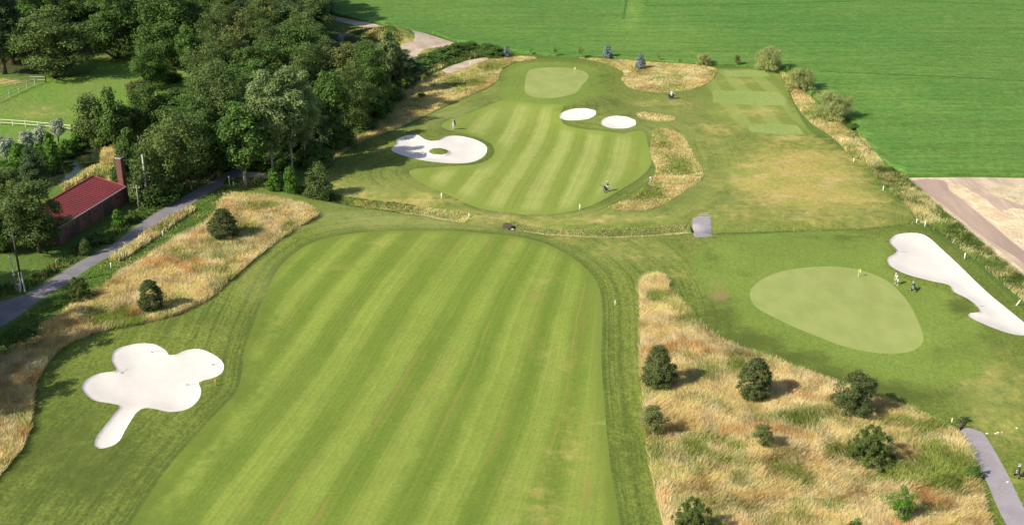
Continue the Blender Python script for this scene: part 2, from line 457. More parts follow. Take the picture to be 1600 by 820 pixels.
zone('straw_n', 'dry_rough', smooth_closed([(1000, 455), (1006, 440), (1020, 434), (1038, 439), (1050, 458), (1085, 500), (1130, 535), (1200, 560), (1270, 590), (1340, 612), (1400, 632), (1470, 660), (1502, 680), (1515, 705), (1525, 745), (1550, 830), (1620, 1000), (1700, 1250), (1130, 1250), (1065, 930), (1036, 820), (1020, 750), (1010, 690), (1002, 600), (1000, 500)], 2), 'straw')
zone('ditch_l', 'ditch', smooth_closed([(420, 294), (470, 306), (540, 318), (600, 327), (660, 336), (712, 345), (726, 347), (735, 336), (700, 329), (640, 318), (580, 310), (520, 302), (470, 290), (440, 284)], 2), 'verge')
zone('ditch_m', 'ditch', smooth_closed([(790, 349), (800, 346), (830, 352), (880, 358), (940, 359), (1020, 357), (1078, 353), (1080, 366), (1040, 371), (950, 373), (880, 370), (830, 364), (795, 358)], 2), 'verge')
zone('ditch_r', 'ditch', smooth_closed([(1118, 361), (1200, 358), (1300, 354), (1380, 349), (1430, 341), (1440, 346), (1400, 354), (1300, 360), (1200, 363), (1118, 366)], 2), 'verge')
AP = [smooth_closed([(1085, 400), (1120, 380), (1180, 368), (1260, 364), (1340, 368), (1380, 376), (1388, 405), (1386, 425), (1400, 436), (1440, 452), (1478, 462), (1505, 480), (1530, 510), (1555, 560), (1552, 580), (1520, 598), (1450, 603), (1380, 597), (1290, 570), (1190, 528), (1130, 490), (1098, 455), (1080, 420)], 2), smooth_closed([(786, 135), (792, 114), (815, 103), (870, 99), (920, 105), (948, 118), (952, 135), (938, 155), (900, 172), (860, 178), (800, 176), (770, 168)], 2)]
FW_N = [(-60, 1300), (120, 930), (205, 815), (262, 728), (340, 642), (372, 605), (382, 550), (398, 500), (418, 452), (440, 415), (478, 385), (530, 368), (600, 361), (680, 361), (760, 366), (830, 376), (880, 396), (920, 426), (936, 452), (941, 490), (940, 560), (946, 650), (956, 740), (972, 850), (1010, 1300)]
zone('fw_n', 'fairway', smooth_closed(FW_N, 1.5), 'fairway')
FW_F = [(760, 168), (790, 160), (850, 168), (880, 172), (876, 182), (880, 196), (905, 203), (940, 207), (975, 210), (1004, 206), (1013, 228), (1018, 250), (1005, 272), (965, 300), (925, 322), (880, 333), (820, 335), (752, 326), (705, 306), (655, 284), (640, 268), (680, 262), (740, 258), (768, 246), (771, 230), (750, 218), (715, 212), (690, 205), (700, 192), (730, 180)]
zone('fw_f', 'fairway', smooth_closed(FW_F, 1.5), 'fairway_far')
zone('tee1', 'tee_box', straight([(1130, 112), (1160, 110.5), (1196, 111), (1203, 121), (1170, 123), (1136, 122)], 3), 'tee')
zone('tee2', 'tee_box', straight([(1113, 143.5), (1165, 143), (1215, 145), (1226, 153), (1228, 164), (1200, 164.5), (1150, 163), (1114, 160)], 3), 'tee')
zone('tee3', 'tee_box', straight([(1167, 192), (1210, 192), (1246, 195), (1257, 208), (1215, 208), (1172, 204)], 3), 'tee')
zone('gr_f', 'putting_green', smooth_closed([(825, 116), (838, 110), (870, 109), (900, 112), (916, 118), (919, 126), (908, 140), (898, 151), (870, 158), (840, 157), (822, 150), (820, 135)], 1.2), 'green')
zone('gr_n', 'putting_green', smooth_closed([(1171, 463), (1178, 450), (1200, 437), (1235, 427), (1290, 423), (1340, 428), (1385, 445), (1412, 470), (1430, 500), (1441, 530), (1438, 546), (1415, 554), (1375, 554), (1320, 543), (1260, 521), (1210, 499), (1180, 482)], 1.2), 'green')
TEEAREA = smooth_closed([(1108, 113), (1150, 110), (1205, 110), (1222, 125), (1238, 150), (1258, 206), (1210, 210), (1160, 195), (1112, 180), (1105, 145)], 2)
BUNKERS = [
 ('b_clover', [(174, 562), (178, 550), (190, 543), (215, 538), (240, 540), (258, 549), (265, 557), (275, 556), (290, 550), (310, 548), (330, 554), (345, 563), (350, 573), (345, 584), (330, 591), (311, 596), (314, 608), (311, 621), (300, 633), (285, 640), (262, 642), (240, 637), (225, 636), (214, 642), (205, 655), (195, 672), (187, 687), (174, 696), (155, 700), (147, 695), (150, 682), (162, 665), (176, 647), (186, 633), (165, 628), (145, 624), (131, 612), (128, 602), (136, 592), (156, 583), (181, 579), (178, 571)], 'large white clover-shaped sand bunker with a stem beside the near fairway'),
 ('b_bean', [(612, 238), (620, 229), (620, 223), (635, 218), (652, 218), (662, 223), (672, 226), (685, 225), (697, 220), (715, 218), (740, 221), (757, 228), (761, 236), (755, 246), (740, 254), (720, 257), (690, 256), (660, 253), (633, 247)], 'white kidney-shaped bunker with a small grass island in it'),
 ('b_o1', ellipse(903, 187, 29, 7.2, .04), 'small oval bunker nearer the far green, left of its pair'),
 ('b_o2', ellipse(966, 198, 28, 7.0, .04), 'small oval bunker right of its pair below the far green'),
 ('b_right', [(1389, 384), (1397, 373), (1415, 369), (1438, 370), (1455, 380), (1480, 405), (1520, 445), (1560, 480), (1606, 518), (1615, 530), (1600, 533), (1575, 531), (1545, 521), (1520, 509), (1511, 503), (1515, 498), (1529, 496), (1524, 486), (1510, 475), (1488, 464), (1481, 454), (1455, 448), (1415, 437), (1395, 428), (1386, 420), (1386, 411), (1395, 405), (1400, 397)], 'long white bunker running along the right side of the near green'),
]
for k, p, lab in BUNKERS: zone(k, 'sand_bunker', smooth_closed(p, .5), 'sand', lab)
zone('island', 'bunker_island', smooth_closed(ellipse(685, 240, 15, 4.6, .05), .6), 'rough')
zone('gravel', 'gravel_track', smooth_closed([(510, 25), (517, 24), (540, 28), (560, 32), (587, 38), (606, 48), (603, 53), (590, 52), (572, 50), (568, 44), (552, 39), (530, 33), (512, 30)], 2), 'gravel')
zone('gravel3', 'gravel_yard', smooth_closed([(634, 56), (667, 60), (713, 69), (702, 75), (665, 79), (655, 86), (648, 94), (638, 98), (626, 91), (628, 77), (645, 74), (648, 66)], 2), 'gravel')
zone('gravel2', 'stony_bank', smooth_closed([(690, 112), (706, 104), (735, 94), (762, 90), (766, 94), (742, 102), (716, 113), (698, 118)], 2), 'gravel')
zone('road', 'road', smooth_closed([(-500, 700), (-200, 562), (-60, 498), (0, 472), (36, 461), (75, 440), (120, 413), (150, 396), (180, 380), (225, 347), (275, 317), (325, 287), (362, 265), (385, 248), (420, 215), (470, 160), (505, 100), (530, 55), (540, 58), (520, 105), (482, 165), (430, 222), (398, 256), (380, 271), (350, 290), (300, 320), (250, 354), (210, 380), (165, 405), (135, 423), (105, 444), (60, 470), (13, 503), (-60, 540), (-200, 615), (-500, 780)], 2), 'asphalt')
zone('side', 'gravel_path', smooth_closed([(380, 268), (400, 270), (420, 273), (440, 275), (440, 281), (415, 280), (390, 278), (372, 277)], 2), 'gravel')
zone('cart', 'cart_path', smooth_closed([(1497, 668), (1512, 664), (1535, 671), (1550, 692), (1572, 732), (1600, 788), (1640, 860), (1760, 1100), (1700, 1100), (1590, 850), (1560, 790), (1542, 748), (1522, 712), (1506, 686)], 1), 'path')
zone('bridge', 'cart_bridge', smooth_closed([(1082, 344), (1090, 341), (1108, 341), (1110, 352), (1113, 366), (1116, 372), (1100, 374), (1085, 374), (1083, 360)], 1), 'path')
ZI = {z[0]: i for i, z in enumerate(Z)}

def inside(poly, pts):
    x, y = pts[:, 0], pts[:, 1]; r = np.zeros(len(pts), bool)
    bx0, by0 = poly.min(0); bx1, by1 = poly.max(0)
    cand = np.where((x >= bx0) & (x <= bx1) & (y >= by0) & (y <= by1))[0]
    if len(cand) == 0: return r
    xs, ys = x[cand], y[cand]; rr = np.zeros(len(cand), bool)
    n = len(poly)
    for i in range(n):
        x1, y1 = poly[i]; x2, y2 = poly[(i+1) % n]
        if y1 == y2: continue
        c = ((y1 > ys) != (y2 > ys)) & (xs < (x2-x1)*(ys-y1)/(y2-y1)+x1)
        rr ^= c
    r[cand] = rr
    return r
def dist_to(poly, pts, closed=True):
    d = np.full(len(pts), 1e9)
    n = len(poly)
    for i in range(n if closed else n-1):
        a = poly[i]; b = poly[(i+1) % n]; ab = b-a; L = ab@ab+1e-12
        t = np.clip(((pts-a)@ab)/L, 0, 1)
        d = np.minimum(d, np.hypot(*(pts-(a+t[:, None]*ab)).T))
    return d

# lattice noise for ground relief
_LN = np.random.default_rng(3).random((64, 64))
def vnoise(x, y, s):
    x = np.asarray(x)/s+100; y = np.asarray(y)/s+100
    ix = np.floor(x).astype(int); iy = np.floor(y).astype(int); fx = x-ix; fy = y-iy
    fx = fx*fx*(3-2*fx); fy = fy*fy*(3-2*fy)
    g = lambda a, b: _LN[a % 64, b % 64]
    return (g(ix, iy)*(1-fx)*(1-fy)+g(ix+1, iy)*fx*(1-fy)+g(ix, iy+1)*(1-fx)*fy+g(ix+1, iy+1)*fx*fy)*2-1

BP = [Z[ZI[k]][2] for k, _, _ in BUNKERS]
ISL = Z[ZI['island']][2]
DITCH = [np.array([G(*p) for p in pts]) for pts in ([(432, 290), (520, 309), (600, 320), (660, 329), (722, 341)], [(797, 353), (860, 362), (940, 366), (1020, 364), (1080, 359)], [(1118, 363), (1250, 358), (1380, 351), (1436, 343)])]
POND = Z[ZI['pond']][2]
MOUNDS = [(*G(690, 213), 9, .7), (*G(905, 176), 8, .8), (*G(970, 187), 8, .9), (*G(290, 540), 7, .5), (*G(1500, 440), 12, .3), (*G(1240, 420), 26, .5), (*G(868, 130), 26, .7), (*G(1520, 540), 9, .7), (*G(620, 66), 8, 2.2), (*G(590, 62), 9, 1.2), (*G(1180, 130), 12, .4), (*G(1560, 312), 7, .8), (*G(1600, 350), 8, .7), (*G(1530, 320), 5, .4)]
def ground_z(P):
    P = np.asarray(P, float).reshape(-1, 2)
    x, y = P[:, 0], P[:, 1]
    near = np.clip((420-np.abs(y-200))/200, 0, 1)
    z = (.28*vnoise(x, y, 23)+.10*vnoise(x+50, y, 9))*near
    z = z+.05*vnoise(x, y+9, 4)*near
    for mx, my, s, a in MOUNDS:
        z += a*np.exp(-((x-mx)**2+(y-my)**2)/(s*s))
    for bp in BP:
        lo = bp.min(0)-6; hi = bp.max(0)+6
        c = np.where((x > lo[0]) & (x < hi[0]) & (y > lo[1]) & (y < hi[1]))[0]
        if len(c) == 0: continue
        d = dist_to(bp, P[c]); ins = inside(bp, P[c]) & (d > .02)
        sm = lambda t: t*t*(3-2*t)
        dep = .13*sm(np.clip(d/.16, 0, 1))+.22*sm(np.clip(d/2.6, 0, 1))
        lip = .14*np.exp(-(d/1.6)**2)
        z[c] = z[c]+np.where(ins, -dep+.14, lip)
    di = dist_to(ISL, P); ii = inside(ISL, P)
    z += np.where(ii, .35+.25*np.clip(di/1.0, 0, 1), .3*np.exp(-(di/.35)**2)*(di < 1.5))
    for dl in DITCH:
        d = dist_to(dl, P, False)
        z -= .9*np.exp(-(d/1.3)**2)
    dp = dist_to(POND, P); ip = inside(POND, P) | (dp < .05)
    z = np.where(ip, -.5, z-.45*np.exp(-(dp/2.5)**2))
    return z
def gz(x, y): return float(ground_z([(x, y)])[0])

# ---- triangulate everything together so that neighbouring surfaces share their edges
def build_ground():
    pts = []; edges = []
    def addpts(a): pts.extend(map(tuple, a))
    for k, nme, poly, m, lab in Z:
        n0 = len(pts); addpts(poly); n = len(poly)
        edges.extend((n0+i, n0+(i+1) % n) for i in range(n))
    # big outer frame
    frame = [(-3500, -200), (3500, -200), (3500, 4500), (-3500, 4500)]
    n0 = len(pts); addpts(frame); edges.extend((n0+i, n0+(i+1) % 4) for i in range(4))
    def grid(x0, x1, y0, y1, s, keep=None):
        gx, gy = np.meshgrid(np.arange(x0, x1, s), np.arange(y0, y1, s))
        g = np.stack([gx.ravel(), gy.ravel()], 1)
        g = g+RNG.uniform(-.25*s, .25*s, g.shape)
        if keep is not None: g = g[keep(g)]
        addpts(g)
    infr = lambda g: np.abs(g[:, 0]) < 12+g[:, 1]*.44
    grid(-190, 190, 88, 360, 2.2, infr)
    grid(-260, 260, 40, 420, 9, lambda g: ~(infr(g) & (g[:, 1] > 86) & (g[:, 1] < 362)))
    grid(-1500, 1500, 430, 2500, 120)
    grid(-1500, 1500, -150, 430, 60, lambda g: (np.abs(g[:, 0]) > 275) | (g[:, 1] < 30))
    for bp in BP+[ISL]:
        lo = bp.min(0)-1; hi = bp.max(0)+1
        grid(lo[0], hi[0], lo[1], hi[1], .8, lambda g: inside(bp, g) | (dist_to(bp, g) < 3))
        c = np.roll(bp, -1, 0)-np.roll(bp, 1, 0); nn = np.stack([-c[:, 1], c[:, 0]], 1); nn /= np.linalg.norm(nn, axis=1)[:, None]+1e-9
        for o in (.17, -.17, .5, -.5):
            q = bp+nn*o; q = q[dist_to(bp, q) > abs(o)*.8]; addpts(q)
    for dl in DITCH:
        lo = dl.min(0)-3; hi = dl.max(0)+3
        grid(lo[0], hi[0], lo[1], hi[1], .9, lambda g: dist_to(dl, g, False) < 3)
    vs, es, fs, *_ = delaunay_2d_cdt([Vector(p) for p in pts], edges, [], 0, 1e-4)
    V = np.array([(v.x, v.y) for v in vs]); Fc = np.array([f for f in fs if len(f) == 3])
    cen = V[Fc].mean(1)
    zid = np.full(len(Fc), -1)
    for i, (k, nme, poly, m, lab) in enumerate(Z):
        zid[inside(poly, cen)] = i
    H = ground_z(V)
    return V, H, Fc, zid
GV, GH, GF, GZ = build_ground()

def blobs(px, py, lst):
    r = np.zeros(len(px))
    for cx, cy, rx, ry, a in lst:
        r = np.maximum(r, a*np.exp(-(((px-cx)/rx)**2+((py-cy)/ry)**2)))
    return r
DRY = [(1120, 250, 70, 110, .30), (1200, 190, 90, 40, .25), (1230, 330, 200, 25, .45), (620, 300, 120, 30, .3), (1560, 600, 90, 70, .3), (640, 350, 180, 12, .25), (980, 385, 120, 20, .3), (1250, 278, 100, 50, 1.6), (1330, 310, 60, 26, 1.0), (1190, 262, 30, 28, .9), (1300, 310, 70, 18, .8), (1225, 318, 50, 20, .6), (1270, 345, 140, 9, .55), (1130, 230, 18, 60, .30), (1150, 300, 45, 40, .35), (1380, 320, 50, 28, .35),
       (650, 312, 90, 15, .6), (560, 310, 60, 14, .5), (720, 335, 40, 10, .6), (900, 345, 160, 8, .65), (1030, 345, 60, 8, .6), (1170, 175, 70, 12, .55), (1120, 200, 60, 14, .45), (1070, 165, 70, 20, .35), (1010, 165, 35, 6, .7), (1160, 130, 60, 6, .5),
       (1570, 640, 60, 70, .45), (1590, 760, 30, 60, .35), (1055, 428, 35, 10, .5), (1000, 400, 90, 14, .35), (900, 372, 60, 9, .4), (1100, 212, 50, 12, .35), (1540, 600, 60, 30, .3), (800, 340, 60, 12, .45), (600, 240, 30, 10, .3), (540, 290, 40, 14, .45),
       (60, 175, 50, 9, .7), (0, 130, 45, 7, .9), (180, 90, 40, 4, .7), (275, 108, 14, 10, .8), (1240, 215, 50, 8, .6), (330, 512, 60, 12, .25), (170, 655, 40, 25, .2), (240, 545, 30, 8, .3),
       (1430, 330, 30, 12, .4), (1500, 395, 30, 20, .3), (620, 80, 80, 16, .8), (560, 58, 50, 8, .5)]
LUSH = [(110, 720, 170, 100, .75), (60, 620, 60, 90, .6), (330, 620, 40, 40, .45), (380, 520, 30, 50, .25), (958, 600, 10, 200, .5), (985, 700, 22, 160, .45), (300, 500, 80, 20, .4), (420, 420, 40, 40, .3), (1180, 532, 60, 14, 1.1), (1230, 558, 60, 13, 1.15), (1290, 585, 70, 12, 1.2), (1350, 602, 70, 10, 1.1), (1120, 490, 26, 30, .95), (1420, 614, 80, 9, 1.0), (1320, 376, 90, 5, .5), (1540, 545, 25, 30, .6), (1165, 430, 30, 8, .4), (1300, 380, 90, 5, .35), (1500, 490, 28, 18, .8), (1490, 560, 55, 25, .45),  # lush turf, and the left rough darkened to paint in its dimmer light
        (905, 177, 50, 5, .55), (970, 189, 45, 5, .6), (690, 214, 70, 6, .5), (940, 130, 20, 25, .5), (960, 165, 50, 14, .4), (1090, 168, 25, 10, .55), (760, 160, 40, 18, .35), (740, 372, 200, 5, .35), (1110, 410, 18, 28, .5), (1420, 470, 30, 12, .4), (1400, 640, 80, 18, .4), (970, 310, 40, 12, .35), (1240, 160, 10, 30, .5), (1150, 150, 90, 3, .5), (640, 290, 60, 14, .3), (650, 175, 60, 14, .4)]
PALE = [(600, 342, 190, 16, .75), (760, 352, 160, 10, .55), (560, 300, 110, 22, .6), (640, 285, 60, 25, .35), (690, 180, 70, 28, .7), (760, 140, 30, 30, .5), (1060, 200, 130, 60, .45), (1130, 300, 120, 70, .45), (960, 340, 200, 14, .5), (1300, 340, 160, 14, .4), (990, 395, 90, 25, .3), (400, 430, 30, 50, .35), (1560, 620, 70, 50, .4), (700, 212, 90, 10, .3)]  # mostly distant rough, brightened in colour as by haze and grazing view
RED = [(1120, 462, 14, 22, .9), (845, 460, 18, 14, .5), (800, 780, 16, 60, .55), (700, 235, 10, 10, .2), (835, 690, 14, 50, .3)]
# lusher patches among the dry rough, and worn lines in the crop
LUSHS = [(1145, 580, 40, 14, 1.0), (1240, 655, 60, 16, .7), (1170, 640, 50, 12, .5), (1020, 470, 18, 8, .9), (1080, 500, 16, 7, .9), (1110, 515, 30, 8, .6), (1300, 700, 60, 20, .6), (1480, 740, 50, 30, .9), (1400, 740, 60, 18, .8), (1460, 665, 40, 8, .9), (1290, 790, 60, 20, .5), (1080, 700, 30, 15, .35), (1400, 790, 50, 20, .6), (150, 500, 60, 30, .6), (60, 560, 40, 60, .5), (20, 650, 30, 40, .5), (420, 325, 40, 7, .9), (290, 400, 40, 15, .3),
         (1060, 262, 25, 14, .9), (1020, 300, 30, 12, .8), (1040, 225, 20, 10, .4), (720, 130, 40, 12, .6), (640, 160, 30, 8, .4), (760, 110, 30, 6, .6), (600, 190, 20, 6, .3), (1275, 175, 20, 10, .6), (1330, 235, 10, 12, .5), (1050, 125, 40, 8, .25)]

def stripe_field(bands):
    W = [np.array([G(*p) for p in b]) for b in bands]
    W = [w[np.argsort(w[:, 1])] for w in W]
    def f(P):
        X = np.stack([np.interp(P[:, 1], w[:, 1], w[:, 0]) for w in W], 1)
        # continue the slope outside the surveyed rows
        for k, w in enumerate(W):
            s0 = (w[1, 0]-w[0, 0])/(w[1, 1]-w[0, 1]); lo = P[:, 1] < w[0, 1]
            X[lo, k] = w[0, 0]+s0*(P[lo, 1]-w[0, 1])
            s1 = (w[-1, 0]-w[-2, 0])/(w[-1, 1]-w[-2, 1]); hi = P[:, 1] > w[-1, 1]
            X[hi, k] = w[-1, 0]+s1*(P[hi, 1]-w[-1, 1])
        out = np.zeros(len(P))
        for k in range(len(W)-1):
            a, b = X[:, k], X[:, k+1]
            t = (P[:, 0]-a)/np.maximum(b-a, .5)
            if k == 0: sel = t < 1
            elif k == len(W)-2: sel = t >= 0
            else: sel = (t >= 0) & (t < 1)
            out[sel] = k+t[sel]
        return out
    return f
SN = stripe_field([
 [(500, 390), (430, 460), (378, 545), (330, 620), (228, 725), (130, 820)],
 [(566, 385), (504, 447), (446, 520), (405, 575), (300, 700), (215, 800)],
 [(632, 377), (582, 435), (541, 484), (504, 538), (470, 582), (383, 686), (295, 796)],
 [(706, 377), (665, 427), (623, 480), (586, 538), (566, 577), (510, 664), (444, 752), (400, 818)],
 [(776, 385), (743, 435), (708, 493), (672, 546), (653, 577), (609, 648), (559, 730), (510, 813)],
 [(825, 402), (790, 460), (768, 505), (748, 560), (742, 578), (708, 642), (675, 719), (631, 802)],
 [(879, 427), (858, 484), (842, 538), (832, 577), (796, 681), (745, 791)],
 [(915, 440), (905, 500), (897, 560), (889, 615), (862, 715), (838, 807)],
 [(985, 440), (982, 500), (980, 560), (980, 640), (984, 720), (985, 810)]])
SF = stripe_field([
 [(700, 178), (668, 205), (640, 240), (610, 279)],
 [(743, 178), (720, 205), (690, 245), (661, 279)],
 [(792, 172), (771, 212), (740, 250), (713, 285), (700, 300)],
 [(838, 178), (822, 212), (795, 255), (761, 297), (749, 315)],
 [(870, 185), (860, 221), (836, 261), (813, 297), (801, 322)],
 [(910, 203), (901, 236), (880, 276), (862, 322)],
 [(953, 206), (944, 248), (929, 285), (914, 310)],
 [(998, 218), (990, 261), (968, 300)],
 [(1042, 218), (1036, 261), (1020, 300)]])

def make_zone_objects():
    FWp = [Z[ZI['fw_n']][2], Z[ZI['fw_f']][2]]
    used = {}
    for zi in range(-1, len(Z)):
        sel = GF[GZ == zi]
        if len(sel) == 0: continue
        key, nme, mat, lab = ('ground', 'ground', M['verge'], None) if zi < 0 else (Z[zi][0], Z[zi][1], Z[zi][3], Z[zi][4])
        idx, inv = np.unique(sel, return_inverse=True)
        F = inv.reshape(sel.shape); P = GV[idx]; H = GH[idx].copy()
        a, b, c = P[F[:, 0]], P[F[:, 1]], P[F[:, 2]]
        flip = np.cross(b-a, c-a) < 0
        F[flip] = F[flip][:, ::-1]
        V3 = np.column_stack([P, H])
        if key == 'crop':
            # leafy crop about knee high: raised sheet with a skirt at its edge
            e = np.concatenate([F[:, [0, 1]], F[:, [1, 2]], F[:, [2, 0]]])
            und = np.sort(e, 1); u, i0, cnt = np.unique(und, axis=0, return_index=True, return_counts=True)
            be = e[i0[cnt == 1]]
            top = V3.copy(); top[:, 2] += .5
            n = len(V3); Vn = np.vstack([top, V3-np.array([0, 0, .3])])
            q = [(b_, a_, a_+n, b_+n) for a_, b_ in be]
            faces = [tuple(map(int, f)) for f in F]+[tuple(map(int, f)) for f in q]
            V3 = Vn; P = V3[:, :2]
        else:
            faces = [tuple(map(int, f)) for f in F]
        me = bpy.data.meshes.new(nme)
        me.from_pydata(V3.tolist(), [], faces)
        me.polygons.foreach_set('use_smooth', [key != 'crop' or len(f) == 3 for f in faces])
        px, py = to_px(P[:, 0], P[:, 1]); 
        if key.startswith('straw'):
            at = {'lush': blobs(px, py, LUSHS)}
        elif key == 'crop':
            dl = lambda pts: dist_to(np.array([G(*p) for p in pts]), P, False)
            ln = np.zeros(len(P))
            at = {'dry': blobs(px, py, [(990, 20, 10, 45, .9), (975, 45, 40, 14, .5), (1030, 60, 90, 20, .4), (1380, 150, 60, 20, .5), (1440, 170, 90, 12, .4), (1330, 120, 50, 10, .3), (1150, 95, 150, 6, .3)]), 'lush': ln}
        else:
            at = {'pale': blobs(px, py, PALE), 'dry': blobs(px, py, DRY) if key != 'fw_n' else np.zeros(len(P)), 'lush': blobs(px, py, LUSH), 'red': blobs(px, py, RED)}  # lush also carries the painted dimmer light of the left rough
            if key in ('rough', 'island'):
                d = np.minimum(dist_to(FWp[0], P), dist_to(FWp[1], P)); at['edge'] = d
                fr = np.zeros(len(P))
                for q in AP: fr = np.maximum(fr, np.clip((np.where(inside(q, P), 1, -1)*dist_to(q, P)+1.5)/3, 0, 1))
                at['fringe'] = fr
                at['teearea'] = np.clip((np.where(inside(TEEAREA, P), 1, -1)*dist_to(TEEAREA, P)+2)/4, 0, 1)
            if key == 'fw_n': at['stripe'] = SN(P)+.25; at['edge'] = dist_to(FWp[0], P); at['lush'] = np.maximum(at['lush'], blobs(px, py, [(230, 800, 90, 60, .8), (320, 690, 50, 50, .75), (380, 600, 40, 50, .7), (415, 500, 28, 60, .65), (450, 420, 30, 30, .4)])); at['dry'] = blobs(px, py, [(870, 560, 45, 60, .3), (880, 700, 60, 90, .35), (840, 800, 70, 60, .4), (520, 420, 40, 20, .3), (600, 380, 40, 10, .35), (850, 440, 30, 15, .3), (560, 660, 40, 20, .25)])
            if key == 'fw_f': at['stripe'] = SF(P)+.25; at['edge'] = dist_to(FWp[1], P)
        for k, v in at.items():
            a_ = me.attributes.new(k, 'FLOAT', 'POINT'); a_.data.foreach_set('value', np.asarray(v, np.float32))
        me.materials.append(mat); me.update()
        o = bpy.data.objects.new(nme, me); COL.objects.link(o)
        tag(o, kind='structure')
        if lab: o['label'] = lab
make_zone_objects()

# thin dark wheel tracks and tramlines in the crop, as shallow furrow strips just above the leaves
def strip(name, pts, w, mat, lift):
    P = [Vector(G(*p)) for p in pts]; mb = MB(); vs = []
    for i, p in enumerate(P):
        d = (P[min(i+1, len(P)-1)]-P[max(i-1, 0)]).normalized(); n = Vector((-d.y, d.x))*w/2
        r = random.uniform(.6, 1.2)
        z = gz(p.x, p.y)+lift
        vs += [(p.x+n.x*r, p.y+n.y*r, z), (p.x-n.x*r, p.y-n.y*r, z)]
    mb.add(vs, [(2*i, 2*i+1, 2*i+3, 2*i+2) for i in range(len(P)-1)])
    return tag(mb.build(name, mat), kind='structure')
M['furrow'] = simple('furrow_shade', (.080, .175, .035), .95, .1, .5, .3)
def wander(a, b, n, j):
    r = random.Random(int(a[0]+b[0]))
    return [(a[0]+(b[0]-a[0])*i/n, a[1]+(b[1]-a[1])*i/n+r.uniform(-j, j)) for i in range(n+1)]
strip('tramline', wander((1008, 12), (1200, 7), 30, .5)+wander((1206, 7), (1345, 5), 14, .4), .9, M['furrow'], .53)
strip('tramline', wander((1282, 115), (1600, 130), 50, .6), .8, M['furrow'], .53)
strip('tramline', wander((979, 0), (974, 32), 8, 0), .8, M['furrow'], .53)
strip('tramline', wander((1410, 4), (1600, 10), 20, .4), .6, M['furrow'], .53)

# ------------------------------------------------------------------ tall grass (uncountable: real blades)
def blade_mat():
    t = NT('grass_blades', .8, .2)
    c = t.attr('Col').outputs['Color']
    t.color(c)
    tr = t.n('ShaderNodeBsdfTranslucent'); t.link(c, tr.inputs[0])
    mx = t.n('ShaderNodeMixShader'); mx.inputs[0].default_value = .25
    t.link(t.b.outputs[0], mx.inputs[1]); t.link(tr.outputs[0], mx.inputs[2])
    t.link(mx.outputs[0], t.t.nodes['Material Output'].inputs[0])
    return t.m
M['blades'] = blade_mat()
STRAW = np.array([(.62, .60, .20), (.90, .74, .36), (.88, .68, .30), (.94, .82, .50), (.86, .60, .26), (.74, .45, .18)])
GREENP = np.array([(.24, .34, .055), (.38, .44, .09), (.18, .28, .045), (.54, .54, .16)])
WEED = np.array([(.16, .25, .05), (.24, .33, .075), (.12, .19, .04), (.40, .38, .14)])
def sample_poly(poly, dens):
    lo, hi = poly.min(0), poly.max(0)
    n = int((hi[0]-lo[0])*(hi[1]-lo[1])*dens)
    P = lo+RNG.random((n, 2))*(hi-lo)
    return P[inside(poly, P)]
def clip_view(P, m=260):
    px, py = to_px(P[:, 0], P[:, 1]); return P[(px > -m) & (px < 1600+m) & (py < 820+m*.7) & (py > -60)]
def blades(name, P, h, w, pal=STRAW, lushlist=LUSHS, lushpal=GREENP, lean=.75, hj=.35, base_lush=0.0, edge=None, patchy=.0, cv=1.0):
    n = len(P)
    x, y = P[:, 0], P[:, 1]
    z = ground_z(P)
    ang = 2.4*vnoise(x, y, 7)+1.6*vnoise(x+31, y+7, 2.5)+RNG.normal(0, .9, n)+.6
    clump = .5+.5*vnoise(x+9, y, 1.6); big = .5+.5*vnoise(x, y+77, 6)
    hh = h*(1-hj+hj*2*(.45*clump+.3*big+.25*RNG.random(n)))
    le = hh*lean*(.35+.65*RNG.random(n))
    wd = w*(.6+.8*RNG.random(n))
    tip = np.stack([x+np.cos(ang)*le, y+np.sin(ang)*le, z+hh], 1)
    aw = RNG.random(n)*math.pi
    dx, dy = np.cos(aw)*wd/2, np.sin(aw)*wd/2
    b0 = np.stack([x-dx, y-dy, z-.02], 1); b1 = np.stack([x+dx, y+dy, z-.02], 1)
    k = .35
    t0 = tip-np.stack([dx, dy, 0*dx], 1)*k; t1 = tip+np.stack([dx, dy, 0*dx], 1)*k
    V = np.stack([b0, b1, t1, t0], 1).reshape(-1, 3)
    px, py = to_px(x, y)
    lush = np.clip((blobs(px, py, lushlist)*1.1+base_lush+.45*vnoise(x+3, y+5, 6)+.40*vnoise(x, y, 2.1)+.2*vnoise(x+5, y, .9)-.08)*1.35, 0, 1)
    ci = np.clip(((.5+.34*vnoise(x+13, y+40, 4.5)+.30*vnoise(x+3, y+21, 1.5))*.75+RNG.random(n)*.25)*len(pal), 0, len(pal)-1).astype(int)
    c = pal[ci]
    cl = lushpal[RNG.integers(0, len(lushpal), n)]
    isl = RNG.random(n) < lush
    c = np.where(isl[:, None], cl, c)
    c = c*(.85+(-.15+.30*RNG.random(n)+.22*vnoise(x+70, y, 1.2))*cv)[:, None]
    if patchy > 0:
        c = c*(1-patchy*(vnoise(x+60, y+8, 2.2) > .35))[:, None]
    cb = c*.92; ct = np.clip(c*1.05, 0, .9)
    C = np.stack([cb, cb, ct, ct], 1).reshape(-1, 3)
    me = bpy.data.meshes.new(name)
    me.vertices.add(4*n); me.vertices.foreach_set('co', V.astype(np.float32).ravel())
    me.loops.add(4*n); me.loops.foreach_set('vertex_index', np.arange(4*n, dtype=np.int32))
    me.polygons.add(n); me.polygons.foreach_set('loop_start', np.arange(0, 4*n, 4, dtype=np.int32))
    me.update(calc_edges=True)
    a = me.color_attributes.new('Col', 'FLOAT_COLOR', 'POINT')
    a.data.foreach_set('color', np.column_stack([C, np.ones(4*n)]).astype(np.float32).ravel())
    me.materials.append(M['blades'])
    o = bpy.data.objects.new(name, me); COL.objects.link(o)
    return tag(o, kind='stuff')
